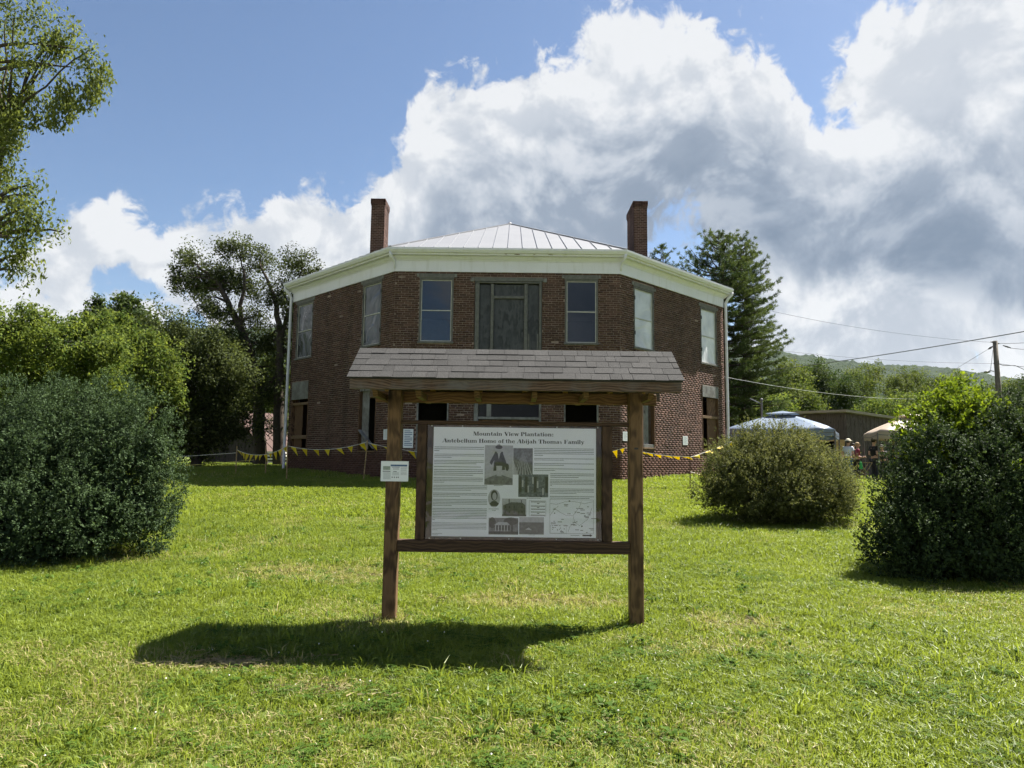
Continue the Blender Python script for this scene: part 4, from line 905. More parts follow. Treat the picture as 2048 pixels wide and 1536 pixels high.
def tree(name, base, ells, label, mat, group=None, seed=1, nclump=300, per=40, crad=.4, ln=.16, wd=.09, droop=.2, trunk_r=.3, stems=None, limbs=14, lo=.45, bark='bark', tall=1., tv=.25, cat='tree', heads=None):
    rng = np.random.default_rng(seed); t = thing(name, base, label, cat, group); cr = Crown(seed)
    fe = ells
    if heads: fe = lumps(ells, heads[0], heads[1], heads[2], seed+900, 1., .35, 1.)
    P = clump_foliage(cr, fe, nclump, per, crad, ln, wd, droop, lo, 1., tv, tall); cr.build('crown', MATS[mat], t)
    mb = MB(); b0 = Vector(base)-Vector((0, 0, .2)); E = np.array(ells)
    if stems is None:
        top = Vector((E[:, 0].mean(), E[:, 1].mean(), E[:, 2].mean())); stems = [[b0, b0.lerp(top, .5)+Vector((rng.normal()*.2, 0, 0)), top]]
    nodes = []
    for st in stems:
        sr = trunk_r
        if not hasattr(st[0], '__len__') or isinstance(st[-1], float): sr = st[-1]; st = st[:-1]
        st = [Vector(p) for p in st]
        fine = []
        for p, q in zip(st[:-1], st[1:]): fine += [p.lerp(q, k/5) for k in range(5)]
        fine.append(st[-1]); nn = len(fine); rr = [sr*(1-.85*i/(nn-1))*(1.3 if i == 0 and sr == trunk_r else 1) for i in range(nn)]
        mb.tube([p+Vector(rng.normal(0, .03, 3)) for p in fine], rr, 9, False); nodes += [(p, r) for p, r in zip(fine[nn//3:], rr[nn//3:])]
    for k in rng.choice(len(P), min(limbs*3, len(P)), replace=False):
        e = Vector(P[k]); p, r = min(nodes, key=lambda q: (q[0]-e).length+max(0, (q[0].z-e.z))*1.5)
        branch(mb, p, e, min(r*.6, .10+.02*trunk_r), .012, rng)
    mb.build('trunk', MATS[bark], t, smooth=True); return t
leaf('leaf_willow', (.055, .078, .018), (.17, .20, .048), .42); leaf('leaf_lime', (.040, .070, .014), (.155, .195, .036), .42)
leaf('leaf_dark', (.022, .032, .011), (.098, .122, .038), .32); leaf('leaf_mid', (.03, .05, .010), (.11, .145, .025), .4)
leaf('leaf_far', (.034, .056, .012), (.13, .16, .03), .4); leaf('leaf_far_dark', (.022, .042, .012), (.08, .11, .025), .35)
leaf('needle', (.018, .038, .014), (.115, .150, .042), .3); leaf('leaf_box', (.012, .026, .011), (.080, .124, .050), .26, .72, .12)
leaf('leaf_holly', (.006, .016, .007), (.066, .100, .034), .24, .7, .1); leaf('leaf_vine', (.06, .10, .008), (.18, .24, .015), .42)
leaf('leaf_brown', (.032, .044, .014), (.185, .195, .066), .32, .7, .1)
LUMP[:] = [.16, 1.6]
# --- upper-left tree, long drooping branches
Y = 15.
b = pix(-230, 1000, Y); b.z = gzf(b.x, Y)
el = [ell_px(*a, Y+dy) for (a, dy) in (((40, 40, 90, 60), 0), ((120, 90, 70, 55), .3), ((60, 130, 60, 50), -.4), ((180, 145, 48, 45), .2), ((-90, 120, 150, 190), 1), ((10, 270, 50, 60), .3), ((20, 360, 60, 60), 0), ((50, 430, 72, 66), -.3), ((30, 500, 80, 45), .3), ((-80, 430, 120, 150), 1.2), ((-200, 200, 200, 250), 1), ((20, 545, 45, 25), 0), ((8, 205, 48, 60), -.2), ((-5, 320, 55, 60), -.2))]
t = tree('drooping_tree', b, el, 'tall light-green tree with drooping branches at the picture\'s upper left edge', 'leaf_willow', seed=3, nclump=560, per=46, crad=.20, ln=.105, wd=.046, droop=1.1, trunk_r=.32, limbs=26, tall=1.5, lo=.2)
cr = Crown(31); rg = cr.rng   # hanging sprays
mbw = MB()
for (px, py, ln_) in ((95, 190, 70), (120, 175, 95), (138, 180, 85), (165, 170, 60), (190, 150, 70), (205, 130, 50), (60, 165, 80), (40, 190, 90), (222, 140, 25), (150, 200, 40), (15, 225, 90), (110, 60, 40), (75, 185, 85), (105, 205, 60), (180, 175, 60), (25, 180, 70), (125, 150, 80), (200, 165, 45), (145, 165, 90), (0, 200, 110), (30, 240, 70)):
    a = pix(px, py, Y+rg.uniform(-.3, .3)); L = ln_*Y/F; nL = int(125*ln_/60); s = rg.uniform(0, 1, (nL, 1))
    C = np.array(a)+np.concatenate([rg.normal(0, .075, (nL, 1)), rg.normal(0, .075, (nL, 1)), -s*L], 1)
    V, Q = leaves(C, unit(np.array([0, 0, -1.])+rg.normal(size=(nL, 3))*.5), rg.uniform(.08, .14, nL), rg.uniform(.035, .06, nL), rg); cr.add(V, Q, rg.uniform(.2, .8, nL))
cr.build('hanging_sprays', MATS['leaf_willow'], t)
for (p, q, r) in (((-120, 190, .06), (140, 135, .012), 0), ((-60, 110, .05), (150, 100, .01), 0), ((90, 140, .015), (80, 160, .01), 0)):
    branch(mbw, pix(p[0], p[1], Y), pix(q[0], q[1], Y-.1), p[2], q[2], rg, .05)
branch(mbw, pix(-150, 160, Y), pix(135, 135, Y), .08, .012, rg, .04); mbw.build('limb', MATS['bark'], t, smooth=True)
# --- yellow-green tree mass at the left
def gbase(px, Y): p = pix(px, 900, Y); p.z = gzf(p.x, Y); return p
Y = 21.; tree('locust_tree', gbase(60, Y), [ell_px(*a, Y+dy) for (a, dy) in (((60, 640, 90, 75), 0), ((120, 690, 110, 80), -1), ((30, 730, 110, 90), -.5), ((200, 670, 50, 50), .5), ((190, 740, 90, 70), -.5), ((-90, 700, 130, 130), 0))], 'bright yellow-green leafy tree standing behind the left-hand evergreen bush', 'leaf_lime', seed=5, nclump=900, per=52, crad=.24, ln=.11, wd=.055, droop=.3, trunk_r=.2, heads=(170, .22, .55), lo=.15)
Y = 25.; tree('locust_tree', gbase(270, Y), [ell_px(*a, Y+dy) for (a, dy) in (((250, 720, 70, 70), 0), ((300, 760, 60, 70), -.5), ((240, 800, 80, 60), 0), ((290, 680, 30, 30), 0))], 'yellow-green tree squeezed between the bright locust and the dark tree', 'leaf_lime', seed=6, nclump=520, per=50, crad=.24, ln=.12, wd=.06, droop=.3, trunk_r=.16, heads=(90, .22, .55), lo=.15)
Y = 60.; tree('distant_tree', gbase(255, Y), [ell_px(*a, Y+dy) for (a, dy) in (((250, 640, 42, 58), 0), ((290, 670, 30, 45), 0), ((225, 690, 40, 40), 0), ((300, 700, 40, 40), 0))], 'dark green round-topped tree far behind the yellow-green ones', 'leaf_far_dark', seed=7, nclump=330, per=34, crad=.55, ln=.34, wd=.2, trunk_r=.3)
Y = 62.; tree('distant_tree', gbase(190, Y), [ell_px(*a, Y+dy) for (a, dy) in (((193, 640, 14, 48), 0), ((190, 690, 22, 50), 0))], 'narrow dark pointed tree far behind the yellow-green ones', 'leaf_far_dark', seed=8, nclump=140, per=30, crad=.4, ln=.34, wd=.2, trunk_r=.25)
# --- dark tree by the house: two stems
Y = 34.
b1, b2 = gbase(522, Y), gbase(560, Y)
S = lambda px, py: pix(px, py, Y)
el = [ell_px(*a, Y+dy) for (a, dy) in (((375, 520, 40, 42), 0), ((400, 570, 50, 38), .5), ((350, 560, 26, 34), -.3), ((470, 500, 48, 34), 0), ((520, 520, 42, 34), .6), ((430, 620, 50, 36), -.5), ((480, 570, 40, 40), .5), ((600, 525, 44, 32), 0), ((625, 560, 30, 30), .5), ((555, 590, 50, 55), 0), ((590, 640, 40, 60), .5), ((540, 690, 60, 55), .6), ((480, 700, 50, 45), 0), ((555, 770, 42, 55), .5), ((430, 560, 60, 50), .6), ((520, 770, 55, 45), .3), ((480, 815, 45, 32), .5), ((565, 850, 28, 40), .8), ((450, 665, 42, 36), -.3), ((592, 720, 28, 60), .5), ((505, 640, 40, 40), .4))]
tree('two_stemmed_tree', b1, el, 'tall dark thin-crowned tree with two bare stems close to the house', 'leaf_dark', seed=9, nclump=860, per=58, crad=.30, ln=.12, wd=.066, droop=.2, trunk_r=.33, limbs=40, lo=.15, bark='bark', tv=.3,
     stems=[[b1-Vector((0, 0, .2)), S(516, 800), S(500, 700), S(468, 630), S(440, 570), S(395, 530)], [b2-Vector((0, 0, .2)), S(556, 800), S(560, 680), S(552, 600), S(520, 530), .30], [S(557, 690), S(585, 600), S(605, 540), .13], [S(480, 650), S(490, 560), S(480, 510), .12], [S(503, 710), S(470, 700), S(420, 690), .09]])
# --- dark low tree
Y = 29.; tree('shade_tree', gbase(395, Y), [ell_px(*a, Y+dy) for (a, dy) in (((370, 700, 60, 70), 0), ((400, 770, 75, 70), 0), ((340, 800, 60, 80), -.5), ((420, 820, 50, 40), .5), ((440, 710, 40, 50), 0), ((330, 870, 60, 50), 0), ((490, 780, 40, 45), 1), ((430, 865, 60, 26), .5), ((490, 838, 34, 18), 1), ((380, 890, 60, 30), .5))], 'dense dark low-branched tree shading the old barn', 'leaf_dark', seed=10, nclump=900, per=60, crad=.34, ln=.125, wd=.07, droop=.3, trunk_r=.25, tv=.28, heads=(80, .5, 1.0), lo=.3)
# --- background trees at the left
for (px, Y, e, sd, lab, mt) in ((470, 66, ((470, 800, 60, 60), (430, 830, 60, 55)), 12, 'mid-green tree behind the barn roof', 'leaf_mid'), (560, 70, ((560, 800, 60, 75), (600, 840, 40, 50), (530, 750, 40, 40)), 13, 'mid-green tree seen between stems and downspout', 'leaf_mid'),
        (330, 75, ((330, 790, 80, 70), (380, 740, 50, 50)), 14, 'mid-green tree hidden behind the shade tree', 'leaf_mid'), (60, 55, ((40, 760, 130, 110), (150, 790, 110, 80)), 15, 'mid-green tree behind the bright locust', 'leaf_mid'), (230, 58, ((230, 800, 100, 90),), 16, 'mid-green tree low behind the squeezed yellow-green tree', 'leaf_mid')):
    tree('background_tree', gbase(px, Y), [ell_px(*a, Y) for a in e], lab, mt, 'trees behind the barn', seed=sd, nclump=240, per=32, crad=.7, ln=.42, wd=.26, trunk_r=.25)
# --- white pine
def pine(px, Y, ytop, prof, label, seed, whorls=26, lean=0., dens=1.):
    base = gbase(px, Y); top = pix(px, ytop, Y); H = top.z-base.z; rng = np.random.default_rng(seed)
    t = thing('pine_tree', base, label, 'tree', 'pine trees behind the house'); mb = MB(); cr = Crown(seed)
    mb.tube([base-Vector((0, 0, .2)), base.lerp(top, .5), top], [.42, .25, .03], 9, False)
    for w in range(whorls):
        f = .10+.90*(w/(whorls-1))**.9; z = base.z+H*f; R = np.interp(1-f, prof[0], prof[1])
        nb = int(rng.integers(4, 7)*dens)+1
        for k in range(nb):
            az = 2*math.pi*(k+rng.uniform(-.3, .3))/nb+w*1.3; L = R*rng.uniform(.68, 1.12); zz = z+rng.uniform(-.3, .3)
            d = Vector((math.cos(az), math.sin(az), 0)); rise = .10+.5*f**3; e = np.array([-d.y, d.x, 0.])
            pt_ = lambda s: Vector((base.x, base.y, zz))+d*(L*s)+Vector((0, 0, L*(rise*s*s+.08*s**4-.12*s*(1-f))))
            mb.tube([pt_(s) for s in np.linspace(0, 1, 6)], list(np.linspace(.05+.03*(1-f), .008, 6)), 5, False)
            bt = rng.normal(.42, .16)
            nsub = max(4, int(L*5))
            for q in range(nsub):                        # side twigs carrying needle tufts
                s = .25+.75*(q+rng.random())/nsub; p0 = np.array(pt_(s)); sg = rng.choice((-1, 1)); tl = min(1.3, .25+.38*L*(1.05-s))*rng.uniform(.6, 1.2)
                td = unit(np.array(d)*.75+e*sg*.8+np.array([0, 0, .18])); ntf = max(3, int(tl*8)); u = rng.uniform(.05, 1, (ntf, 1)); C = p0+td*tl*u+rng.normal(0, .035, (ntf, 3))
                nd = 14; CC = np.repeat(C, nd, 0); Dr = unit(rng.normal(size=CC.shape)*.62+np.array([d.x*.6, d.y*.6, .55])); Ln = rng.uniform(.14, .27, len(CC))
                V, Q = leaves(CC+Dr*Ln[:, None]*.45, Dr, Ln, np.full(len(CC), .026), rng); cr.add(V, Q, bt+rng.normal(0, .14, len(CC))+.2*np.repeat(u[:, 0], nd)-.1)
    cr.build('crown', MATS['needle'], t); mb.build('trunk', MATS['bark'], t, smooth=True)
Yp = 46.
pine(1445, Yp, 480, ([0, .05, .12, .2, .3, .4, .55, .8, 1.], [.6, 1.5, 2.4, 3.0, 3.6, 4.1, 4.2, 4.1, 3.8]), 'tall dark pine rising right beside the house corner', 21, 30)
pine(1492, Yp+1.5, 486, ([0, .05, .12, .2, .4, .6, .8, 1.], [.5, 1.2, 1.8, 2.2, 2.9, 3.3, 3.4, 3.0]), 'second pine top leaning just right of the tallest one', 22, 26)
pine(1326, 58, 500, ([0, .1, .3, 1.], [.4, 1.6, 2.6, 3.5]), 'pine whose small tip shows beside the right chimney', 23, 18)
LUMP[:] = [.13, .55]
# --- bushes
def bush(name, base, label, parts, core, cat='bush'):
    t = thing(name, base, label, cat); rng = np.random.default_rng(77)
    for (nm, mat, fn, seed) in parts:
        cr = Crown(seed); fn(cr); cr.build(nm, MATS[mat], t)
    mb = MB()
    for k in range(26):
        a = R_(rng.uniform(0, 360)); e = core[rng.integers(len(core))]
        b0 = Vector(base)+Vector((rng.normal(0, .2), rng.normal(0, .2), -.1)); p = Vector((e[0]+e[3]*.7*math.cos(a), e[1]+e[4]*.7*math.sin(a), e[2]+e[5]*rng.uniform(-.2, .7)))
        branch(mb, b0, p, .025, .006, rng, .1, 5)
    mb.build('stems', MATS['bark'], t, smooth=True); return t
EL1 = [ell_px(*a, Y_, rd) for (a, Y_, rd) in (((140, 945, 170, 165), 9.6, 1.25), ((70, 905, 160, 118), 10.2, 1.2), ((270, 960, 88, 140), 9.3, .7), ((235, 855, 76, 66), 9.9, .7), ((120, 1050, 190, 95), 8.9, .9), ((-60, 1000, 170, 150), 9.4, 1.2), ((325, 900, 30, 45), 9.2, .3), ((300, 1020, 52, 60), 9.1, .4), ((40, 1080, 150, 70), 8.7, .7), ((-60, 880, 150, 100), 10.3, 1.1))]
EL1 = shrink(EL1, .84, -.1); EL1b = EL1; EL1 = lumps(EL1, 330, .08, .24, 301, 1.8, .74, 1.03, .15)
EL1 += [ell_px(*a, Y_) for (a, Y_) in (((338, 880, 20, 52), 9.3), ((300, 835, 30, 45), 9.4), ((228, 788, 42, 34), 9.8), ((130, 800, 48, 34), 10.), ((30, 795, 50, 36), 10.), ((345, 985, 20, 40), 9.2), ((296, 1062, 42, 42), 9.), ((180, 805, 26, 36), 9.7), ((265, 805, 22, 36), 9.6), ((90, 985, 50, 40), 8.6), ((200, 1040, 60, 40), 8.5), ((320, 930, 24, 40), 9.1))]
bp = pix(140, 1100, 9.5)
bush('boxwood_bush', (bp.x, 9.5, gzf(bp.x, 9.5)), 'huge glossy dark-green evergreen bush filling the picture\'s left edge', [
    ('leaf_shoots', 'leaf_box', lambda cr: (shoot_foliage(cr, EL1, 21000, 14, .11, .028, .016, .84, 1.0, .7, .5, .22, .12), shoot_foliage(cr, EL1, 420, 16, .30, .030, .017, .95, 1.05, 1.2, .6, .2, .3), clump_foliage(cr, EL1b, 2600, 18, .1, .06, .035, 0, .62, .84, .12)), 41)], EL1)
EL2 = [ell_px(*a, Y_, rd) for (a, Y_, rd) in (((1545, 968, 138, 66), 13.5, 1.15), ((1475, 955, 70, 62), 13.3, .75), ((1598, 960, 68, 52), 13.6, .75), ((1530, 920, 84, 36), 13.6, .75), ((1655, 992, 36, 36), 13.3, .4), ((1430, 982, 30, 40), 13.1, .35), ((1560, 1002, 120, 40), 12.9, .75))]
EL2 = shrink(EL2, .86, .16); EL2b = EL2; EL2 = lumps(EL2, 170, .09, .30, 302, 1.2, .74, 1.06, .45)
EL2 += [ell_px(*a, Y_) for (a, Y_) in (((1498, 868, 16, 22), 13.5), ((1556, 866, 14, 22), 13.5), ((1442, 912, 18, 28), 13.2), ((1620, 902, 22, 22), 13.5), ((1690, 968, 18, 26), 13.3), ((1405, 985, 16, 30), 13.1), ((1530, 876, 26, 20), 13.4), ((1585, 884, 26, 18), 13.4))]
bp = pix(1545, 1020, 13.4)
bush('sprawling_shrub', (bp.x, 13.4, gzf(bp.x, 13.4)), 'sprawling brownish-green small-leaved shrub in front of the blue canopy', [
    ('leaf_shoots', 'leaf_brown', lambda cr: (shoot_foliage(cr, EL2, 11000, 14, .18, .030, .017, .80, 1.02, .6, .5, .3, .45), shoot_foliage(cr, EL2, 300, 16, .38, .030, .017, .95, 1.05, .9, .6, .2, .6), clump_foliage(cr, EL2b, 1300, 16, .1, .07, .045, 0, .6, .82, .12)), 42)], EL2)
EL3 = [ell_px(*a, Y_, rd) for (a, Y_, rd) in (((1900, 1040, 165, 120), 8.6, .9), ((1838, 990, 66, 84), 8.8, .5), ((1985, 980, 110, 140), 8.9, .8), ((1790, 1045, 42, 66), 8.5, .35), ((1905, 915, 84, 90), 9.2, .7), ((1822, 940, 30, 34), 8.9, .25), ((1990, 900, 90, 90), 9.3, .7), ((2100, 960, 130, 170), 9.1, .9), ((1752, 1090, 26, 24), 8.3, .22), ((1890, 1110, 150, 45), 8.2, .5), ((2060, 1090, 130, 70), 8.4, .7))]
VN = [ell_px(*a, Y_, rd) for (a, Y_, rd) in (((1898, 836, 72, 48), 9.3, .5), ((1852, 872, 40, 42), 9.1, .35), ((1960, 856, 52, 48), 9.3, .45), ((1905, 798, 36, 22), 9.4, .3), ((1824, 900, 20, 22), 9.0, .18))]
EL3 = shrink(EL3, .84, .17); VN = [(e[0]+.1, e[1], e[2]-.11, e[3]*.85, e[4]*.85, e[5]*.85) for e in VN]; EL3b = EL3; EL3 = lumps(EL3, 240, .08, .23, 303, 2.1, .74, 1.04, .15); VNb = VN; VN = lumps(VN, 46, .10, .22, 304, 1.1, .75, 1.)
EL3 += [ell_px(*a, Y_) for (a, Y_) in (((1800, 918, 18, 40), 8.9), ((1768, 985, 18, 44), 8.6), ((1742, 1080, 20, 24), 8.3), ((1830, 895, 18, 36), 8.8), ((1900, 930, 26, 48), 8.4), ((1990, 915, 28, 50), 8.4), ((1860, 985, 22, 50), 8.3), ((1950, 1000, 24, 60), 8.2), ((2030, 870, 30, 44), 9.))]
bp = pix(1930, 1100, 8.8)
bush('holly_bush', (bp.x, 8.8, gzf(bp.x, 8.8)), 'large dark glossy holly bush with lime-green vine on top at the right edge', [
    ('leaf_shoots', 'leaf_holly', lambda cr: (shoot_foliage(cr, EL3, 17000, 14, .14, .031, .017, .84, 1.0, .8, .45, .26, .1), shoot_foliage(cr, EL3, 380, 16, .32, .032, .018, .95, 1.05, 1.3, .6, .2, .3), clump_foliage(cr, EL3b, 2400, 18, .1, .06, .04, 0, .6, .84, .12), clump_foliage(cr, VNb, 260, 20, .09, .07, .045, 0, .4, .8, .15)), 43),
    ('vine', 'leaf_vine', lambda cr: (shoot_foliage(cr, VN, 1500, 12, .20, .055, .026, .86, 1.04, .35, .5, .3), shoot_foliage(cr, EL3, 60, 12, .25, .055, .026, .95, 1.05, .5, .4, .2)), 44)], EL3)
LUMP[:] = [.2, 4.]
# --- hill and tree line at the right
m, n = new_mat('forest_hill'); pos = n.n('ShaderNodeNewGeometry').outputs['Position']
f1 = n.noise(pos, .05, 6., .65); f2 = n.noise(pos, .18, 4., .7)
out(n, bsdf(n, n.mix(n.maprange(f1, .35, .65), (.010, .022, .010), (.032, .052, .018)), .95, .05, 0., f2, 1., 6.))
xs = np.linspace(-900, 2300, 640); ds = np.linspace(0, 1, 60); HX, HD = np.meshgrid(xs, ds); HYv = 760+HD*560
ridx = [-900, -200, 380, 520, 640, 800, 1000, 1150, 1400, 2300]
def rz(px, py): return pix(px, py-6, 1250).z
ridz = [220, 240, rz(1450, 700), rz(1585, 716), rz(1700, 733), rz(1860, 742), rz(1990, 766), rz(2100, 772), 120, 90]
rx_ = [pix(p, q, 1250).x for p, q in ((1450, 700), (1585, 716), (1700, 733), (1860, 742), (1990, 766), (2100, 772))]
ridx = [-900, 0]+rx_+[1500, 2300]
prof = np.interp(HX, ridx, ridz)
HZv = 1.+(prof-1)*sstep(0, .92, HD)*(1-.15*sstep(.92, 1., HD))
HZv = HZv+(np.abs(fbm(HX/16, HYv/16, 4)-.46)*26+fbm(HX/70, HYv/70, 2)*8-4)*sstep(.02, .2, HD)
nxh = len(xs); ih = (np.arange(59)[:, None]*nxh+np.arange(nxh-1)[None, :]).ravel()
hl = np_mesh('hill', np.stack([HX, HYv, HZv], -1).reshape(-1, 3), np.stack([ih, ih+1, ih+1+nxh, ih+nxh], -1), None, MATS['forest_hill'], smooth=True); hl['kind'] = 'structure'
TL = [  # px, depth, top y, half width px, label, material
 (1575, 70, 728, 40, 'feathery green tree just right of the pine', 'leaf_far'), (1640, 78, 738, 44, 'dark-stemmed green tree above the shed\'s left end', 'leaf_far_dark'), (1720, 84, 740, 50, 'broad green tree above the shed roof peak', 'leaf_far'),
 (1690, 74, 760, 40, 'dark-leaved tree standing close behind the shed', 'leaf_far_dark'), (1790, 95, 744, 46, 'round green tree in the tree line past the shed', 'leaf_far'), (1830, 100, 752, 34, 'dark cedar-like tree in the middle of the tree line', 'leaf_far_dark'),
 (1870, 90, 756, 44, 'light green tree rising behind the vine-topped bush', 'leaf_far'), (1935, 105, 752, 46, 'green tree left of the utility pole', 'leaf_far'), (2010, 85, 762, 44, 'green tree behind the utility pole', 'leaf_far'), (2060, 80, 748, 52, 'darker tree at the far right edge', 'leaf_far_dark'),
 (1545, 58, 800, 44, 'low bright tree behind the blue canopy', 'leaf_lime'), (1600, 62, 790, 40, 'bushy green tree behind the blue canopy\'s peak', 'leaf_far'), (1780, 66, 800, 60, 'low light-green thicket tree just above the shed\'s slanted roof', 'leaf_lime'), (1860, 70, 800, 50, 'light-green thicket tree behind the beige canopy', 'leaf_far'),
 (1940, 70, 800, 60, 'green thicket tree behind the holly bush', 'leaf_far'), (2030, 66, 810, 60, 'green thicket tree at the right below the pole', 'leaf_far'), (1480, 54, 790, 40, 'bright tree under the pine\'s lowest boughs', 'leaf_lime'), (1500, 75, 750, 40, 'green tree seen through the pine', 'leaf_far')]
for k, (px, Y, yt, hw, lab, mt) in enumerate(TL):
    rr = random.Random(k+50); yb = 905; e = []
    for q in range(6): 
        f_ = q/5; e.append(ell_px(px+rr.uniform(-.5, .5)*hw, yt+28+f_*(yb-yt-90)*rr.uniform(.7, 1.1), hw*rr.uniform(.5, .75), 30*rr.uniform(.8, 1.3), Y+rr.uniform(-2, 2)))
    e.append(ell_px(px, yt+16, hw*.4, 18, Y))
    tree('treeline_tree', gbase(px, Y), e, lab, mt, 'trees of the background tree line', seed=100+k, nclump=420, per=46, crad=.5, ln=.21, wd=.13, droop=.1, trunk_r=.22, limbs=10, lo=.3, tv=.3, heads=(34, .8, 1.7))
# far woods closing the horizon on both sides: one mass
cr = Crown(90); rg = cr.rng; ew = []
for k in range(70):
    Yw = rg.uniform(125, 190); xw = -260+k*8.6+rg.uniform(-3, 3); hh = rg.uniform(9, 15) if xw > 20 or xw < -60 else rg.uniform(6, 9); ew.append((xw, Yw, hh*.5, 6.5, 5, hh*.55))
clump_foliage(cr, ew, 2600, 24, 1.1, .75, .5, 0, .6, 1., .25)
fw_ = cr.build('distant_woods', MATS['leaf_far_dark'], None); tag(fw_, 'distant woods closing the valley behind everything', 'woods', None, 'stuff')
# ------------------------------------------------------------------ barn at the left
plain('rust_roof', (.085, .055, .048), .8, .3, 4., .1); wood('barn_wood', (.022, .019, .016), (.055, .048, .041), 2, .5, .9)
Yb = 46.
ra = pix(470, 822, Yb)            # ridge near end
ang = R_(62); rd = Vector((math.cos(ang), math.sin(ang), 0)); sd = Vector((rd.y, -rd.x, 0))
gb = gzf(ra.x, Yb); Hh = ra.z-gb; ra = Vector((ra.x, Yb, 0))
barn = thing('old_barn', (ra.x, Yb, gb), 'small old barn with sunlit rusty corrugated roof under the trees', 'barn')
P3 = lambda l, s, z: ra+rd*l+sd*s+Vector((0, 0, gb+z))
hw_, eh, LL = 3.3, Hh*.28, 9.
mb = MB(); mb.hexa([P3(0, -hw_, 0), P3(LL, -hw_, 0), P3(LL, hw_, 0), P3(0, hw_, 0), P3(0, -hw_, eh), P3(LL, -hw_, eh), P3(LL, hw_, eh), P3(0, hw_, eh)]); mb.build('wall', MATS['barn_wood'], barn)
for k in range(22):
    s0 = -hw_+k*.3; s1 = s0+.28; zt = lambda s: eh+(Hh-.1-eh)*(1-abs(s)/hw_)
    MB().hexa([P3(-.03, s0, .02), P3(.0, s0, .02), P3(.0, s1, .02), P3(-.03, s1, .02), P3(-.03, s0, zt(s0)), P3(0, s0, zt(s0)), P3(0, s1, zt(s1)), P3(-.03, s1, zt(s1))]).build('plank', MATS['barn_wood'], barn)
for sg in (-1, 1):
    for k in range(15):
        l0 = -.5+k*(LL+1)/15; l1 = l0+(LL+1)/15-.01; ov = .5
        a, b, c, d = P3(l0, 0, Hh), P3(l1, 0, Hh), P3(l1, sg*(hw_+ov), eh-.35), P3(l0, sg*(hw_+ov), eh-.35); up = Vector((0, 0, .03))
        mb = MB(); mb.hexa([d, c, b, a, d+up, c+up, b+up, a+up] if sg > 0 else [a, b, c, d, a+up, b+up, c+up, d+up]); mb.beam(a+up, d+up, .05, .06); mb.build('roof_sheet', MATS['rust_roof'], barn)
# pale boards lying in the sun behind the tree
p = pix(548, 925, 42); t = thing('board_pile', (p.x, 42, gzf(p.x, 42)), 'pale boards stacked in sunlight behind the two-stemmed tree', 'boards')
plain('pale_board', (.62, .60, .55), .7)
for k in range(4): MB().box(p.x-.7+.1*k, p.x+.9-.07*k, 41.8, 42.3, gzf(p.x, 42)+.06+k*.2, gzf(p.x, 42)+.17+k*.2).build('board', MATS['pale_board'], t)
# ------------------------------------------------------------------ canopies, shed, people
m, n = new_mat('canopy_blue'); tc = n.n('ShaderNodeTexCoord').outputs['Object']; f = n.noise(tc, 1.4, 4., .5, 1.)
c_ = n.mix(f, (.11, .155, .235), (.25, .31, .40)); out(n, n.n('ShaderNodeMixShader', {0: .3, 1: bsdf(n, c_, .35, .6, 0., f, .5, .08), 2: n.n('ShaderNodeBsdfTranslucent', {0: c_})}))
plain('canopy_navy', (.02, .03, .06), .6)
m, n = new_mat('canopy_beige'); tc = n.n('ShaderNodeTexCoord').outputs['Object']; f = n.noise(tc, 1.4, 4., .5, 1.)
c_ = n.mix(f, (.36, .29, .22), (.46, .38, .30)); out(n, n.n('ShaderNodeMixShader', {0: .3, 1: bsdf(n, c_, .5, .4, 0., f, .4, .06), 2: n.n('ShaderNodeBsdfTranslucent', {0: c_})}))
plain('metal_leg', (.12, .12, .12), .4, .1, 5., .5, .6)
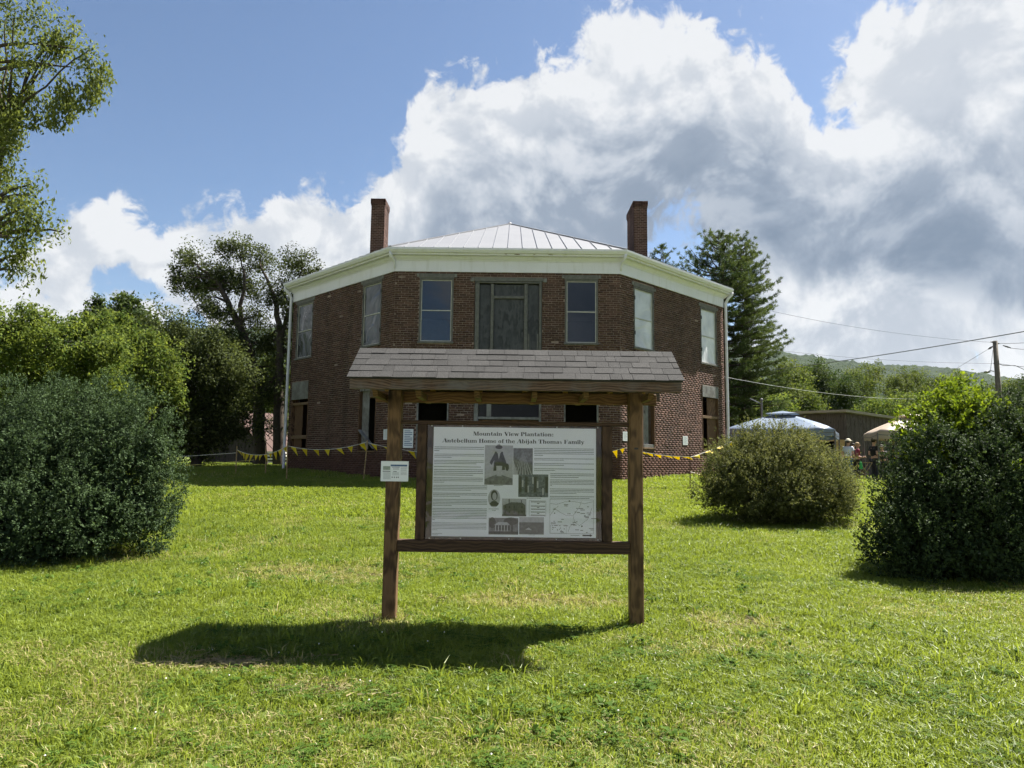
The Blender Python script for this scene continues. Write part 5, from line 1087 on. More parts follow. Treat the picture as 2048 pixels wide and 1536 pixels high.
def canopy(name, px, Y, half, eave, peak, rot, mat, val, label):
    c = pix(px, 900, Y); gz0 = gzf(c.x, Y); c = Vector((c.x, Y, gz0)); t = thing(name, c, label, 'canopy', 'pop-up canopies')
    q = [Vector((math.cos(rot+math.pi/2*k), math.sin(rot+math.pi/2*k), 0))*half*1.414 for k in range(4)]
    ca = [c+v+Vector((0, 0, eave)) for v in q]; ap = c+Vector((0, 0, peak)); ht = peak-eave
    for k in range(4):
        a, b = ca[k], ca[(k+1) % 4]; mid = (a+b)/2
        rows = 7; mb = MB(); G = []
        for r in range(rows+1):
            s = r/rows*.86; row = []
            for j in range(9):
                u = j/8; e = a.lerp(b, u); p_ = e.lerp(ap, s); p_.z = eave+gz0+ht*(s**.82)-.12*math.sin(math.pi*u)*(1-s)*(s+.35); row.append(p_)
            G.append(row)
        mb.grid(G); cl = mb.build('roof_cloth', MATS[mat], t, smooth=True); md = cl.modifiers.new('cloth', 'SOLIDIFY'); md.thickness = .006
        mb = MB(); mb.grid([[p0-Vector((0, 0, .26+.03*math.sin(j*2.))) for j, p0 in enumerate(G[0])], [p0+Vector((0, 0, -.002)) for p0 in G[0]]])
        vl = mb.build('valance', MATS[val], t); md = vl.modifiers.new('cloth', 'SOLIDIFY'); md.thickness = .006
        MB().beam(c+q[k]*.985, ca[k]-Vector((0, 0, .05)), .04, .04).build('leg', MATS['metal_leg'], t)
        MB().beam(ca[k]-Vector((0, 0, .12)), mid-Vector((0, 0, .2)), .02, .03).beam(mid-Vector((0, 0, .2)), ca[(k+1) % 4]-Vector((0, 0, .12)), .02, .03).build('truss_bar', MATS['metal_leg'], t)
    mb = MB(); vq = [c+v*.30+Vector((0, 0, eave+ht*.92)) for v in q]; at_ = ap+Vector((0, 0, .08))
    for k in range(4): mb.poly([vq[k], vq[(k+1) % 4], at_])
    v = mb.build('vent_cap', MATS[mat], t); md = v.modifiers.new('cloth', 'SOLIDIFY'); md.thickness = .004
    mb = MB(); mb.tube([ap-Vector((0, 0, .5)), ap], .03, 6); mb.build('mast', MATS['metal_leg'], t)
canopy('pop_up_canopy', 1567, 30., 2.1, 1.92, 2.74, R_(18), 'canopy_blue', 'canopy_blue', 'blue pop-up canopy with vented peak behind the brownish shrub')
# dark side curtain
canopy('pop_up_canopy', 1822, 29., 1.5, 2.0, 2.75, R_(28), 'canopy_beige', 'canopy_beige', 'beige pop-up canopy half hidden by the holly bush')
# shed with board and batten walls
wood('shed_wood', (.045, .036, .032), (.105, .086, .076), 2, .6, .75); plain('shed_roof', (.26, .225, .18), .7, .15, 3.); wood('plywood_raw', (.32, .21, .09), (.46, .33, .16), 2, .7, .8)
Ys = 37.; k0 = pix(1694, 900, Ys); gs = gzf(k0.x, Ys); k0 = Vector((k0.x, Ys, gs))
shed = thing('dark_shed', k0, 'dark brown board-and-batten shed with slanting roof and raw plywood door jamb', 'shed')
zt0 = pix(1694, 826, Ys).z-gs; zr = pix(1816, 842, Ys+1.6).z-gs
dR = Vector((.93, .37, 0)).normalized(); dL = Vector((-.72, .69, 0)).normalized(); LR, LLf = 3.9, 3.1
def zw(s): return zt0+(zr-zt0)*s/LR
Q3 = lambda r, l, z: k0+dR*r+dL*l+Vector((0, 0, z))
mb = MB(); mb.hexa([Q3(0, 0, 0), Q3(LR, 0, 0), Q3(LR, .1, 0), Q3(0, .1, 0), Q3(0, 0, zt0), Q3(LR, 0, zr), Q3(LR, .1, zr), Q3(0, .1, zt0)]); mb.build('side_wall', MATS['shed_wood'], shed)
for k in range(14):
    r = .03+k*.285
    if r < LR: MB().hexa([Q3(r, -.025, .02), Q3(r+.05, -.025, .02), Q3(r+.05, -.001, .02), Q3(r, -.001, .02), Q3(r, -.025, zw(r)), Q3(r+.05, -.025, zw(r+.05)), Q3(r+.05, -.001, zw(r+.05)), Q3(r, -.001, zw(r))]).build('batten', MATS['shed_wood'], shed)
mb = MB(); mb.hexa([Q3(-.0, .12, 1.95), Q3(.1, .12, 1.95), Q3(.1, LLf, 1.95), Q3(0, LLf, 1.95), Q3(0, .12, zt0), Q3(.1, .12, zt0), Q3(.1, LLf, zt0), Q3(0, LLf, zt0)]); mb.build('front_wall', MATS['shed_wood'], shed)
for k in range(14): MB().hexa([Q3(-.02, .15+k*.22, 1.95), Q3(-.001, .15+k*.22, 1.95), Q3(-.001, .20+k*.22, 1.95), Q3(-.02, .20+k*.22, 1.95), Q3(-.02, .15+k*.22, zt0-.02), Q3(-.001, .15+k*.22, zt0-.02), Q3(-.001, .20+k*.22, zt0-.02), Q3(-.02, .20+k*.22, zt0-.02)]).build('batten', MATS['shed_wood'], shed)
mb = MB(); mb.hexa([Q3(-.03, .10, 0), Q3(.05, .10, 0), Q3(.05, .52, 0), Q3(-.03, .52, 0), Q3(-.03, .10, 1.94), Q3(.05, .10, 1.94), Q3(.05, .52, 1.94), Q3(-.03, .52, 1.94)]); mb.build('door_jamb', MATS['plywood_raw'], shed)
mb = MB(); mb.hexa([Q3(-.03, .53, 1.86), Q3(.05, .53, 1.86), Q3(.05, LLf, 1.86), Q3(-.03, LLf, 1.86), Q3(-.03, .53, 1.94), Q3(.05, .53, 1.94), Q3(.05, LLf, 1.94), Q3(-.03, LLf, 1.94)]); mb.build('door_head', MATS['plywood_raw'], shed)
mb = MB(); mb.hexa([Q3(0, LLf, 0), Q3(LR, LLf, 0), Q3(LR, LLf+.1, 0), Q3(0, LLf+.1, 0), Q3(0, LLf, zt0), Q3(LR, LLf, zr), Q3(LR, LLf+.1, zr), Q3(0, LLf+.1, zt0)]).hexa([Q3(LR, 0, 0), Q3(LR+.1, 0, 0), Q3(LR+.1, LLf, 0), Q3(LR, LLf, 0), Q3(LR, 0, zr), Q3(LR+.1, 0, zr), Q3(LR+.1, LLf, zr), Q3(LR, LLf, zr)]); mb.build('rear_wall', MATS['shed_wood'], shed)
e0, e1 = -.35, LR+.4; ze = lambda r: zw(r)+.01
mb = MB(); mb.hexa([Q3(e0, -.3, ze(e0)), Q3(e1, -.3, ze(e1)), Q3(e1, LLf+.3, ze(e1)), Q3(e0, LLf+.3, ze(e0)), Q3(e0, -.3, ze(e0)+.13), Q3(e1, -.3, ze(e1)+.13), Q3(e1, LLf+.3, ze(e1)+.13), Q3(e0, LLf+.3, ze(e0)+.13)]); mb.build('roof', MATS['shed_roof'], shed)
# people: a skinned body, clothes over it
def cmat(nm, c, r=.8): 
    if nm not in MATS: plain(nm, c, r, .15, 12.)
    return MATS[nm]
cmat('skin', (.46, .27, .19), .55)
def skin(name, J, Ed, mat, parent, sub=1):
    nm = list(J); me = bpy.data.meshes.new(name); me.from_pydata([J[k][0] for k in nm], [(nm.index(a), nm.index(b)) for a, b in Ed], []); o = link(name, me, MATS[mat], parent)
    md = o.modifiers.new('skin', 'SKIN'); md.use_smooth_shade = True
    for i, k in enumerate(nm):
        r = J[k][1]; v = me.skin_vertices[0].data[i]; v.radius = (r, r) if not hasattr(r, '__len__') else r; v.use_root = (i == 0)
    o.modifiers.new('sub', 'SUBSURF').levels = sub; o.modifiers['sub'].render_levels = sub; return o
def person(px, Y, face, H, label, shirt, legs, hair, arms='down', hat=None, long_hair=False, sleeve=.6, bend=0., fat=1.):
    c = pix(px, 930, Y); t = thing('person', (c.x, Y, gzf(c.x, Y)), label, 'person', 'people by the canopies'); t.rotation_euler = (0, 0, face); ORG[t.name] = Vector((0, 0, 0))
    k = H/1.75; P = lambda x, y, z: (x*k, (y+(max(0, z-.95)*bend))*k, z*k)
    J = {'pel': (P(0, 0, .96), (.14*fat*k, .10*fat*k)), 'abd': (P(0, .01, 1.14), (.13*fat*k, .10*fat*k)), 'chest': (P(0, 0, 1.34), (.15*fat*k, .105*fat*k)), 'neck0': (P(0, 0, 1.46), .07*k), 'neck': (P(0, .015, 1.53), .052*k), 'head0': (P(0, .03, 1.60), (.075*k, .085*k)), 'head': (P(0, .025, 1.68), (.078*k, .095*k)), 'crown': (P(0, .01, 1.745), (.05*k, .06*k))}
    Ed = [('pel', 'abd'), ('abd', 'chest'), ('chest', 'neck0'), ('neck0', 'neck'), ('neck', 'head0'), ('head0', 'head'), ('head', 'crown')]
    A = {}
    for s, sn in ((-1, 'l'), (1, 'r')):
        J['hip'+sn] = (P(s*.09, 0, .88), .092*fat*k); J['kn'+sn] = (P(s*.10, .02, .49), .062*k); J['an'+sn] = (P(s*.105, -.01, .09), .042*k); J['toe'+sn] = (P(s*.12, .15, .04), .036*k)
        Ed += [('pel', 'hip'+sn), ('hip'+sn, 'kn'+sn), ('kn'+sn, 'an'+sn), ('an'+sn, 'toe'+sn)]
        sh = P(s*.19, 0, 1.41)
        if arms == 'down': el_, wr, hd = P(s*.25, -.03, 1.13), P(s*.25, .10, .92), P(s*.24, .14, .83)
        elif arms == 'fore': el_, wr, hd = P(s*.25, -.05, 1.12), P(s*.20, .20, 1.06), P(s*.17, .29, 1.07)
        else: el_, wr, hd = (P(s*.25, -.04, 1.13), P(s*.22, .18, .98), P(s*.20, .27, .95))
        J['sh'+sn] = (sh, .058*k); J['el'+sn] = (el_, .042*k); J['wr'+sn] = (wr, .030*k); J['hd'+sn] = (hd, (.034*k, .022*k))
        Ed += [('chest', 'sh'+sn), ('sh'+sn, 'el'+sn), ('el'+sn, 'wr'+sn), ('wr'+sn, 'hd'+sn)]
    body = skin('body', J, Ed, 'skin', t)
    # fingers, nose, ears sit on the body part
    mb = MB()
    for s, sn in ((-1, 'l'), (1, 'r')):
        h = Vector(J['hd'+sn][0]); w = Vector(J['wr'+sn][0]); d = (h-w).normalized(); sd_ = Vector((s, 0, 0))
        for q, (o_, l_) in enumerate(((-.026, .062), (-.009, .075), (.009, .07), (.025, .055))): mb.tube([h+Vector((0, 0, o_*k)), h+Vector((0, 0, o_*k))+d*l_*k*.6, h+Vector((0, 0, o_*k))+d*l_*k-sd_*.02*k], [.009*k, .008*k, .006*k], 5)
        mb.tube([w+d*.03*k+Vector((0, 0, .02*k)), w+d*.07*k+Vector((0, 0, .045*k)), w+d*.10*k+Vector((0, 0, .05*k))], [.011*k, .009*k, .007*k], 5)
        hx = Vector(J['head'][0]); mb.ellipsoid(hx+Vector((s*.083*k, -.0*k, -.02*k)), (.012*k, .022*k, .032*k), 8, 6)
    hx = Vector(J['head'][0]); mb.ellipsoid(hx+Vector((0, .105*k, -.035*k)), (.014*k, .022*k, .024*k), 8, 6); mb.build('face_and_fingers', MATS['skin'], body, org=Vector((0, 0, 0)), smooth=True)
    g_ = lambda n_, e, fx=1.: (J[n_][0], tuple(x+e for x in J[n_][1]) if hasattr(J[n_][1], '__len__') else J[n_][1]+e)
    S = {'chest': g_('chest', .016), 'abd': g_('abd', .022), 'pel': g_('pel', .02), 'neck0': g_('neck0', .006)}; SE = [('chest', 'abd'), ('abd', 'pel'), ('chest', 'neck0')]
    for sn in 'lr':
        S['sh'+sn] = g_('sh'+sn, .018); a, b = Vector(J['sh'+sn][0]), Vector(J['el'+sn][0]); S['sl'+sn] = (tuple(a.lerp(b, sleeve)), .062*k); SE += [('chest', 'sh'+sn), ('sh'+sn, 'sl'+sn)]
    skin('shirt', S, SE, shirt, t)
    T = {'pel': (P(0, 0, .93), tuple(x+.012 for x in J['pel'][1]))}; TE = []
    for sn in 'lr': T['hip'+sn] = g_('hip'+sn, .014); T['kn'+sn] = g_('kn'+sn, .018); T['cu'+sn] = (tuple(Vector(J['an'+sn][0])+Vector((0, 0, .02))), .062*k); TE += [('pel', 'hip'+sn), ('hip'+sn, 'kn'+sn), ('kn'+sn, 'cu'+sn)]
    skin('trousers', T, TE, legs, t)
    hx = Vector(J['head'][0]); mb = MB(); mb.ellipsoid(hx+Vector((0, -.022*k, .022*k)), (.092*k, .105*k, .095*k), 14, 10)
    if long_hair: mb.ellipsoid(hx+Vector((0, -.10*k, -.02*k)), (.07*k, .07*k, .10*k), 12, 8); mb.ellipsoid(hx+Vector((0, -.06*k, .09*k)), (.05*k, .05*k, .05*k), 10, 6)
    mb.build('hair', MATS[hair], t, org=Vector((0, 0, 0)), smooth=True)
    if hat:
        mt, kind = hat; mb = MB(); mb.ellipsoid(hx+Vector((0, -.012*k, .055*k)), (.105*k, .118*k, .085*k), 16, 8)
        if kind == 'sun': mb.tube([hx+Vector((0, -.0, .03*k)), hx+Vector((0, 0, .055*k))], [.20*k, .11*k], 18)
        else:
            b_ = hx+Vector((0, .10*k, .035*k)); mb.hexa([b_+Vector(v)*k for v in ((-.07, 0, -.01), (.07, 0, -.01), (.05, .11, -.025), (-.05, .11, -.025), (-.07, 0, .005), (.07, 0, .005), (.05, .11, -.015), (-.05, .11, -.015))])
        mb.build('hat', MATS[mt], t, org=Vector((0, 0, 0)), smooth=True)
    for s in (-1, 1):
        mb = MB(); mb.ellipsoid(P(s*.112, .06, .045), (.05*k, .135*k, .05*k), 10, 6); mb.build('shoe', cmat('shoe_dark', (.03, .03, .03)), t, org=Vector((0, 0, 0)), smooth=True)
    return t
for nm, c in (('cloth_white', (.62, .65, .74)), ('cloth_denim', (.10, .17, .25)), ('cloth_red', (.24, .035, .06)), ('cloth_black', (.012, .012, .013)), ('cloth_dark', (.03, .03, .035)), ('hair_blond', (.35, .25, .14)), ('hair_dark', (.03, .02, .014)), ('hat_cream', (.60, .55, .42)), ('hat_grey', (.10, .09, .075)), ('cloth_patterned', (.06, .06, .06))): cmat(nm, c)
person(1696, 29.5, R_(-50), 1.68, 'person in white T-shirt, cream sun hat and jeans, back turned', 'cloth_white', 'cloth_denim', 'hair_dark', 'mid', ('hat_cream', 'sun'), bend=.12, fat=1.1)
person(1716, 31., R_(-110), 1.60, 'person in dark red shirt with sunglasses reaching out a hand', 'cloth_red', 'cloth_dark', 'hair_blond', 'fore')
person(1708, 33., R_(160), 1.60, 'dark-haired person mostly hidden behind the white sun hat', 'cloth_dark', 'cloth_dark', 'hair_dark', 'down')
person(1749, 29., R_(-80), 1.72, 'person in black T-shirt and dark baseball cap looking down at their hands', 'cloth_black', 'cloth_dark', 'hair_dark', 'fore', ('hat_grey', 'cap'))
person(1786, 29.5, R_(-100), 1.80, 'bearded person with dark hair tied up, behind the holly bush', 'cloth_patterned', 'cloth_dark', 'hair_dark', 'down', None, True)
person(1765, 31.5, R_(150), 1.5, 'person with pale cap glimpsed between the black T-shirt and the holly', 'cloth_dark', 'cloth_dark', 'hair_blond', 'down', ('hat_grey', 'cap'))
# folding stool with a green cloth bag over it
p = pix(1727, 940, 28.5); zz = gzf(p.x, 28.5); st = thing('folding_stand', (p.x, 28.5, zz), 'folding wooden trestle stand beside the people', 'stand')
zt = pix(1727, 925, 28.5).z; w0, w1 = pix(1718, 925, 28.5).x, pix(1742, 925, 28.5).x
for y in (28.4, 28.7): MB().beam((w0, y, zt), (w1, y, zt), .03, .03).beam((w1, y, zt), (w0, y, zz), .025, .025).beam((w0, y, zt), (w1, y, zz), .025, .025).build('trestle', MATS['stake_wood'], st)
plain('bag_green', (.05, .35, .08), .7)
a, b = pix(1718, 924, 28.35), pix(1725, 938, 28.35); bg_ = thing('green_bag', (a.x, 28.36, b.z), 'bright green cloth bag hanging from the trestle stand', 'bag')
MB().hexa([(a.x, 28.3, b.z), (b.x, 28.3, b.z), (b.x, 28.37, b.z), (a.x, 28.37, b.z), (a.x+.02, 28.33, a.z), (b.x-.02, 28.33, a.z), (b.x-.02, 28.36, a.z), (a.x+.02, 28.36, a.z)]).build('bag_body', MATS['bag_green'], bg_, bevel=.01)
MB().tube([(a.x+.03, 28.345, a.z-.01), (a.x+.05, 28.345, a.z+.04), (b.x-.05, 28.345, a.z+.04), (b.x-.03, 28.345, a.z-.01)], .006, 5).build('strap', MATS['bag_green'], bg_)
# ------------------------------------------------------------------ utility pole, lamp post, wires
wood('pole_wood', (.09, .075, .06), (.17, .15, .125), 2, .5, .9); plain('wire_dark', (.05, .055, .06), .5); plain('wire_pale', (.38, .40, .38), .5); plain('insulator', (.05, .045, .045), .3)
Yu = 42.; pt = pix(1990, 682, Yu); pz = gzf(pt.x, Yu); pole = thing('utility_pole', (pt.x, Yu, pz), 'grey-brown wooden utility pole with wires above the holly bush', 'utility pole')
MB().tube([(pt.x+.12, Yu, pz-.3), (pt.x+.04, Yu, (pz+pt.z)/2), (pt.x, Yu, pt.z)], [.19, .16, .13], 12).build('shaft', MATS['pole_wood'], pole, smooth=True)
def ins(px, py, qx, qy, r=.05, Y=Yu): MB().tube([pix(px, py, Y), pix((px+qx)/2, (py+qy)/2, Y), pix(qx, qy, Y)], [r*.5, r, r*.5], 8).build('insulator', MATS['insulator'], pole)
ins(1981, 684, 1988, 684); ins(1993, 687, 1999, 687); ins(1977, 698, 1985, 693, .07); ins(2006, 691, 2022, 696, .05); ins(1987, 727, 1990, 727)
MB().tube([pix(1988, 743, Yu-.1), pix(1980, 741, Yu-.2), pix(1975, 743, Yu-.3)], .025, 6).build('lamp_arm', MATS['metal_leg'], pole)
MB().ellipsoid(pix(1974, 744, Yu-.3), (.18, .2, .07), 12, 8).build('lamp_head', MATS['metal_leg'], pole, smooth=True)
MB().tube([pix(1986, 700, Yu-.15), pix(1981, 740, Yu-.15)], .012, 5).build('lead_wire', MATS['wire_dark'], pole)
MB().tube([pix(1996, 727, Yu-.15), pix(2006, 731, Yu-.2), pix(2030, 731, Yu-.4), pix(2055, 742, Yu-.6)], .02, 5).build('cable_loop', MATS['wire_dark'], pole)
def wire(pa, pb, sag, r, label, mt='wire_dark'):
    a, b = pix(*pa), pix(*pb); t = thing('overhead_wire', a, label, 'wire', 'overhead wires')
    MB().tube([a.lerp(b, s)-Vector((0, 0, sag*4*s*(1-s))) for s in np.linspace(0, 1, 20)], r, 5).build('cable', MATS[mt], t)
wire((2110, 652, 30), (1420, 752, 60), .25, .024, 'thick dark cable crossing from the top right edge towards the pine')
wire((1988, 685, Yu), (1500, 612, 44), .35, .009, 'thin wire from the pole top rising left towards the pine')
wire((1988, 727, Yu), (1480, 690, 50), .3, .008, 'thin wire from half way up the pole to the pine')
wire((2000, 687, Yu), (2110, 680, 36), .05, .012, 'short wire leaving the pole top to the right edge')
wire((2022, 696, Yu), (2110, 703, 36), .03, .014, 'wire running from the strain insulator to the right edge')
wire((1996, 727, Yu), (2110, 738, 36), .05, .014, 'wire from the pole\'s middle to the right edge')
wire((1977, 698, Yu), (1880, 757, 60), .0, .010, 'slanting guy cable running down left from the pole')
wire((1440, 752, 30), (1830, 798, 45), .25, .0065, 'pale service line sagging over the shed from the house', 'wire_pale')
lp = pix(1523, 800, 33); t = thing('lamp_post', (lp.x, 33, gzf(lp.x, 33)), 'thin metal post with small angled arm behind the blue canopy', 'post')
MB().tube([(lp.x, 33, gzf(lp.x, 33)-.1), lp], .05, 8).build('shaft', MATS['metal_leg'], t); MB().tube([pix(1523, 808, 33), pix(1500, 797, 33)], .03, 6).build('arm', MATS['metal_leg'], t); MB().ellipsoid(lp, (.08, .08, .09), 8, 6).build('cap', MATS['metal_leg'], t)

# ------------------------------------------------------------------ lawn: tufts of grass and clover
def grass_mat(name, lo, hi, dry):
    m, n = new_mat(name); oi = n.n('ShaderNodeObjectInfo').outputs['Random']; geo = n.n('ShaderNodeNewGeometry')
    dv = n.n('ShaderNodeAttribute', attribute_name='dry', attribute_type='INSTANCER').outputs['Fac']
    r = n.math('FRACT', n.math('ADD', oi, geo.outputs['Random Per Island']))
    big = n.noise(geo.outputs['Position'], .9, 4., .6)
    f = n.math('ADD', n.math('MULTIPLY', r, .55), n.maprange(big, .3, .7, 0, .45), clamp=True)
    col = n.mix(f, lo, hi)
    dr_ = n.math('GREATER_THAN', n.math('ADD', dv, n.math('MULTIPLY', geo.outputs['Random Per Island'], .7)), .80)
    col = n.mix(dr_, col, dry)
    b = bsdf(n, col, .5, .35); tr = n.n('ShaderNodeBsdfTranslucent', {0: n.mix(.5, col, (hi[0]*1.3, hi[1]*1.3, hi[2]*.8))})
    out(n, n.n('ShaderNodeMixShader', {0: .42, 1: b, 2: tr})); return m
grass_mat('grass_blade', (.058, .104, .014), (.248, .300, .039), (.38, .32, .15)); leaf('clover_leaf', (.065, .12, .018), (.14, .21, .03), .4); plain('clover_white', (.70, .68, .62), .8)
SRC = bpy.data.collections.new('lawn_sources')
def src(name, V, Fc, mts, mi=None):
    me = bpy.data.meshes.new(name); me.from_pydata(V, [], Fc)
    for mt in mts: me.materials.append(MATS[mt])
    if mi is not None: me.polygons.foreach_set('material_index', mi)
    me.update(); o = bpy.data.objects.new(name, me); SRC.objects.link(o); return o
def tuft(name, nb, rad, h, w, seed, lean=.5):
    r = random.Random(seed); V = []; Fc = []
    for k in range(nb):
        a = r.uniform(0, 6.283); d = rad*math.sqrt(r.random()); x, y = d*math.cos(a), d*math.sin(a); hh = h*r.uniform(.45, 1.15); ww = w*r.uniform(.7, 1.3)
        la = a+r.uniform(-1.2, 1.2); le = hh*lean*r.uniform(.2, 1.5); lx, ly = math.cos(la), math.sin(la); fa = r.uniform(0, 6.283); sx, sy = math.cos(fa)*ww/2, math.sin(fa)*ww/2
        b = len(V); V += [(x-sx, y-sy, -.01), (x+sx, y+sy, -.01), (x+lx*le*.35+sx*.9, y+ly*le*.35+sy*.9, hh*.6), (x+lx*le*.35-sx*.9, y+ly*le*.35-sy*.9, hh*.6), (x+lx*le, y+ly*le, hh*(1-.25*min(1, le/hh)))]
        Fc += [(b, b+1, b+2, b+3), (b+3, b+2, b+4)]
    return src(name, V, Fc, ['grass_blade'])
for k in range(4): tuft('grass_tuft_a%d' % k, 26, .08, .066, .0062, k, .9)
for k in range(2): tuft('grass_tuft_b%d' % k, 16, .055, .135, .0085, 10+k, .8)
for k in range(2): tuft('grass_tuft_c%d' % k, 36, .17, .085, .014, 20+k, .8)
def clover(name, seed, nf):
    r = random.Random(seed); V = []; Fc = []; mi = []
    for k in range(16):
        a = r.uniform(0, 6.283); d = .07*math.sqrt(r.random()); x, y, z = d*math.cos(a), d*math.sin(a), r.uniform(.025, .055)
        for q in range(3):
            t = a+q*2.094; ux, uy = math.cos(t), math.sin(t); b = len(V); s = .011
            V += [(x, y, z), (x+ux*s-uy*s*.6, y+uy*s+ux*s*.6, z+.003), (x+ux*s*1.7, y+uy*s*1.7, z+.001), (x+ux*s+uy*s*.6, y+uy*s-ux*s*.6, z+.003)]; Fc.append((b, b+1, b+2, b+3)); mi.append(0)
    for k in range(nf):
        x, y, z = r.uniform(-.06, .06), r.uniform(-.06, .06), r.uniform(.045, .07); b = len(V); s = .006
        V += [(x-s, y, z), (x, y-s, z), (x+s, y, z), (x, y+s, z), (x, y, z+s), (x, y, z-s)]
        for f_ in ((0, 1, 4), (1, 2, 4), (2, 3, 4), (3, 0, 4), (1, 0, 5), (2, 1, 5), (3, 2, 5), (0, 3, 5)): Fc.append(tuple(b+i for i in f_)); mi.append(1)
    return src(name, V, Fc, ['clover_leaf', 'clover_white'], mi)
clover('clover_patch_a', 1, 0); clover('clover_patch_b', 2, 1)
def rosette(name, seed, nl, ll, lw):
    r = random.Random(seed); V = []; Fc = []
    for k in range(nl):
        a = 6.283*k/nl+r.uniform(-.3, .3); L = ll*r.uniform(.6, 1.2); w = lw*r.uniform(.7, 1.2); ux, uy = math.cos(a), math.sin(a); h = r.uniform(.015, .05); b = len(V)
        for s, ww, z in ((.0, .15, .0), (.35, .8, h*.8), (.7, 1., h), (1., .08, h*.6)): V += [(ux*L*s-uy*w*ww/2, uy*L*s+ux*w*ww/2, z+.006), (ux*L*s+uy*w*ww/2, uy*L*s-ux*w*ww/2, z+.006)]
        for q in range(3): Fc.append((b+2*q, b+2*q+1, b+2*q+3, b+2*q+2))
    return src(name, V, Fc, ['clover_leaf'])
def straw(name, seed):
    r = random.Random(seed); V = []; Fc = []
    for k in range(14):
        a = r.gauss(.4, .8); L = r.uniform(.04, .11); x, y = r.uniform(-.1, .1), r.uniform(-.06, .06); z = r.uniform(.004, .03); ux, uy = math.cos(a), math.sin(a); w = .0011; b = len(V)
        V += [(x-uy*w, y+ux*w, z), (x+uy*w, y-ux*w, z), (x+ux*L+uy*w, y+uy*L-ux*w, z+r.uniform(-.003, .02)), (x+ux*L-uy*w, y+uy*L+ux*w, z+.004)]; Fc.append((b, b+1, b+2, b+3))
    return src(name, V, Fc, ['straw'])
plain('straw', (.27, .22, .12), .8)
rosette('weed_a', 1, 7, .075, .022); rosette('weed_b', 2, 9, .055, .026); straw('straw_a', 3)
# names sorted: clover a,b then grass a0-3, b0-1, c0-1
rng = np.random.default_rng(5)
def strip(y0, y1, dens, xm):
    n_ = int(dens*(y1-y0)*2*xm); x = rng.uniform(-xm, xm, n_); y = rng.uniform(y0, y1, n_); ok = np.abs(x) < .80*y+1.8; return x[ok], y[ok]
PXs, PYs, PI, PS = [], [], [], []
def put(x, y, idx, sc): PXs.append(x); PYs.append(y); PI.append(idx); PS.append(sc)
for (y0, y1, dn) in ((1.5, 3.2, 150), (3.2, 6., 330), (6., 9., 250), (9., 13., 150)):
    x, y = strip(y0, y1, dn, .8*y1+1.8); put(x, y, rng.integers(2, 6, len(x)), rng.uniform(.7, 1.25, len(x)))
x, y = strip(2.5, 13, 34, 12); k = fbm(x*.9+5, y*.9, 3); ok = k > .44; put(x[ok], y[ok], rng.integers(6, 8, ok.sum()), rng.uniform(.6, 1.15, ok.sum()))
x, y = strip(13, 22, 62, 19); put(x, y, rng.integers(8, 10, len(x)), rng.uniform(.8, 1.3, len(x)))
x, y = strip(22, 42, 16, 34); ok = ~((np.abs(x+.18)+np.abs(y-30.3) < 12.1) & (np.abs(x+.18) < 8.6) & (np.abs(y-30.3) < 8.6)); x, y = x[ok], y[ok]; put(x, y, rng.integers(8, 10, len(x)), rng.uniform(1.1, 1.8, len(x)))
x, y = strip(2.5, 9, 30, 9); k = fbm(x*.6+40, y*.6+9, 3); ok = k > .5; put(x[ok], y[ok], (rng.random(ok.sum()) < .16).astype(int), rng.uniform(.8, 1.3, ok.sum()))
x, y = strip(2.6, 12, 9, 11); k = fbm(x*.5+70, y*.5+3, 3); ok = k > .43; put(x[ok], y[ok], 11+rng.integers(0, 2, ok.sum()), rng.uniform(.7, 1.6, ok.sum()))
for (cx, cy, rx, ry, q) in ((-1.9, 4.97, .42, .10, 38), (-1.15, 4.56, .3, .09, 16), (.3, 6.95, .9, .25, 24), (-2.3, 8.2, .9, .4, 24), (2.0, 6.3, .45, .25, 10)):
    put(rng.normal(cx, rx*.6, q), rng.normal(cy, ry*.6, q), np.full(q, 10), rng.uniform(.7, 1.4, q))
x = np.concatenate(PXs); y = np.concatenate(PYs); idx = np.concatenate(PI); scl = np.concatenate(PS)
# dry, worn patches: under the kiosk, to its left and right
dry = .25*sstep(.46, .62, fbm(x*.8+3, y*.8+8, 4))
for (cx, cy, rx, ry, s) in ((.25, 6.95, 1.0, .35, .62), (-2.1, 8.1, 1.2, .6, .55), (-1.9, 4.95, .5, .18, .75), (-1.2, 4.55, .35, .14, .6), (1.9, 6.3, .5, .35, .5), (-1.05, 6.1, .25, .2, .6), (1.5, 5.6, 1.2, .5, .3), (3.9, 6.8, .8, .5, .35), (-3.2, 3.9, .5, .25, .5)):
    dry = np.maximum(dry, s*np.exp(-((x-cx)/rx)**2-((y-cy)/ry)**2)*(.55+.9*fbm(x*5, y*5, 2)))
scl = scl*(1-.45*np.clip(dry, 0, 1)); keep = rng.random(len(x)) > np.clip(dry-.42, 0, 1)*1.2; x, y, idx, scl, dry = (a[keep] for a in (x, y, idx, scl, dry))
me = bpy.data.meshes.new('grass'); me.vertices.add(len(x)); me.vertices.foreach_set('co', np.stack([x, y, gz(x, y)-.004], -1).astype(np.float32).ravel())
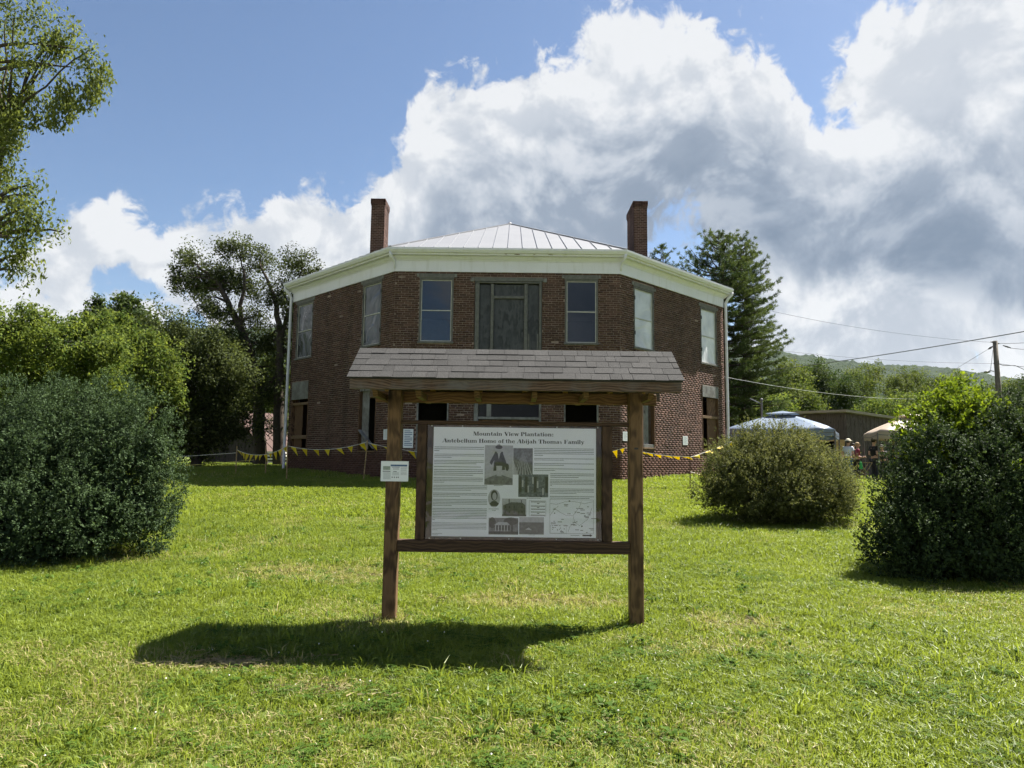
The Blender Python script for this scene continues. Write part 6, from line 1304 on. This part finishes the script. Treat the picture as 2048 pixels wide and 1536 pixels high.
for nm, ty, dat in (('idx', 'INT', idx.astype(np.int32)), ('scl', 'FLOAT', scl.astype(np.float32)), ('rotz', 'FLOAT', rng.uniform(0, 6.283, len(x)).astype(np.float32)), ('dry', 'FLOAT', dry.astype(np.float32))):
    me.attributes.new(nm, ty, 'POINT').data.foreach_set('value', dat)
lawn = bpy.data.objects.new('grass', me); COL.objects.link(lawn); tag(lawn, 'short sunlit lawn grass with clover and dry patches', 'grass', None, 'stuff')
ng = bpy.data.node_groups.new('lawn_tufts', 'GeometryNodeTree'); ng.interface.new_socket('Geometry', in_out='INPUT', socket_type='NodeSocketGeometry'); ng.interface.new_socket('Geometry', in_out='OUTPUT', socket_type='NodeSocketGeometry')
nn = ng.nodes; L_ = ng.links; gi = nn.new('NodeGroupInput'); go = nn.new('NodeGroupOutput'); ci = nn.new('GeometryNodeCollectionInfo'); ci.inputs['Collection'].default_value = SRC; ci.inputs['Separate Children'].default_value = True; ci.inputs['Reset Children'].default_value = True
ip = nn.new('GeometryNodeInstanceOnPoints'); ip.inputs['Pick Instance'].default_value = True
def attr(nm, ty): a = nn.new('GeometryNodeInputNamedAttribute'); a.data_type = ty; a.inputs['Name'].default_value = nm; return a.outputs['Attribute']
cx = nn.new('ShaderNodeCombineXYZ'); L_.new(attr('rotz', 'FLOAT'), cx.inputs[2]); er = nn.new('FunctionNodeEulerToRotation'); L_.new(cx.outputs[0], er.inputs[0])
L_.new(gi.outputs[0], ip.inputs['Points']); L_.new(ci.outputs[0], ip.inputs['Instance']); L_.new(attr('idx', 'INT'), ip.inputs['Instance Index']); L_.new(er.outputs[0], ip.inputs['Rotation']); L_.new(attr('scl', 'FLOAT'), ip.inputs['Scale']); L_.new(ip.outputs[0], go.inputs[0])
lawn.modifiers.new('tufts', 'NODES').node_group = ng

# ------------------------------------------------------------------ the air: a thin even haze
m, n = new_mat('air'); v = n.n('ShaderNodeVolumePrincipled', {'Color': (.80, .88, 1, 1), 'Density': .00004, 'Anisotropy': .2}); n.n('ShaderNodeOutputMaterial', {'Volume': v})
hz = MB().box(-3600, 3600, -700, 3900, -4., 225.).build('haze', m); hz['kind'] = 'stuff'
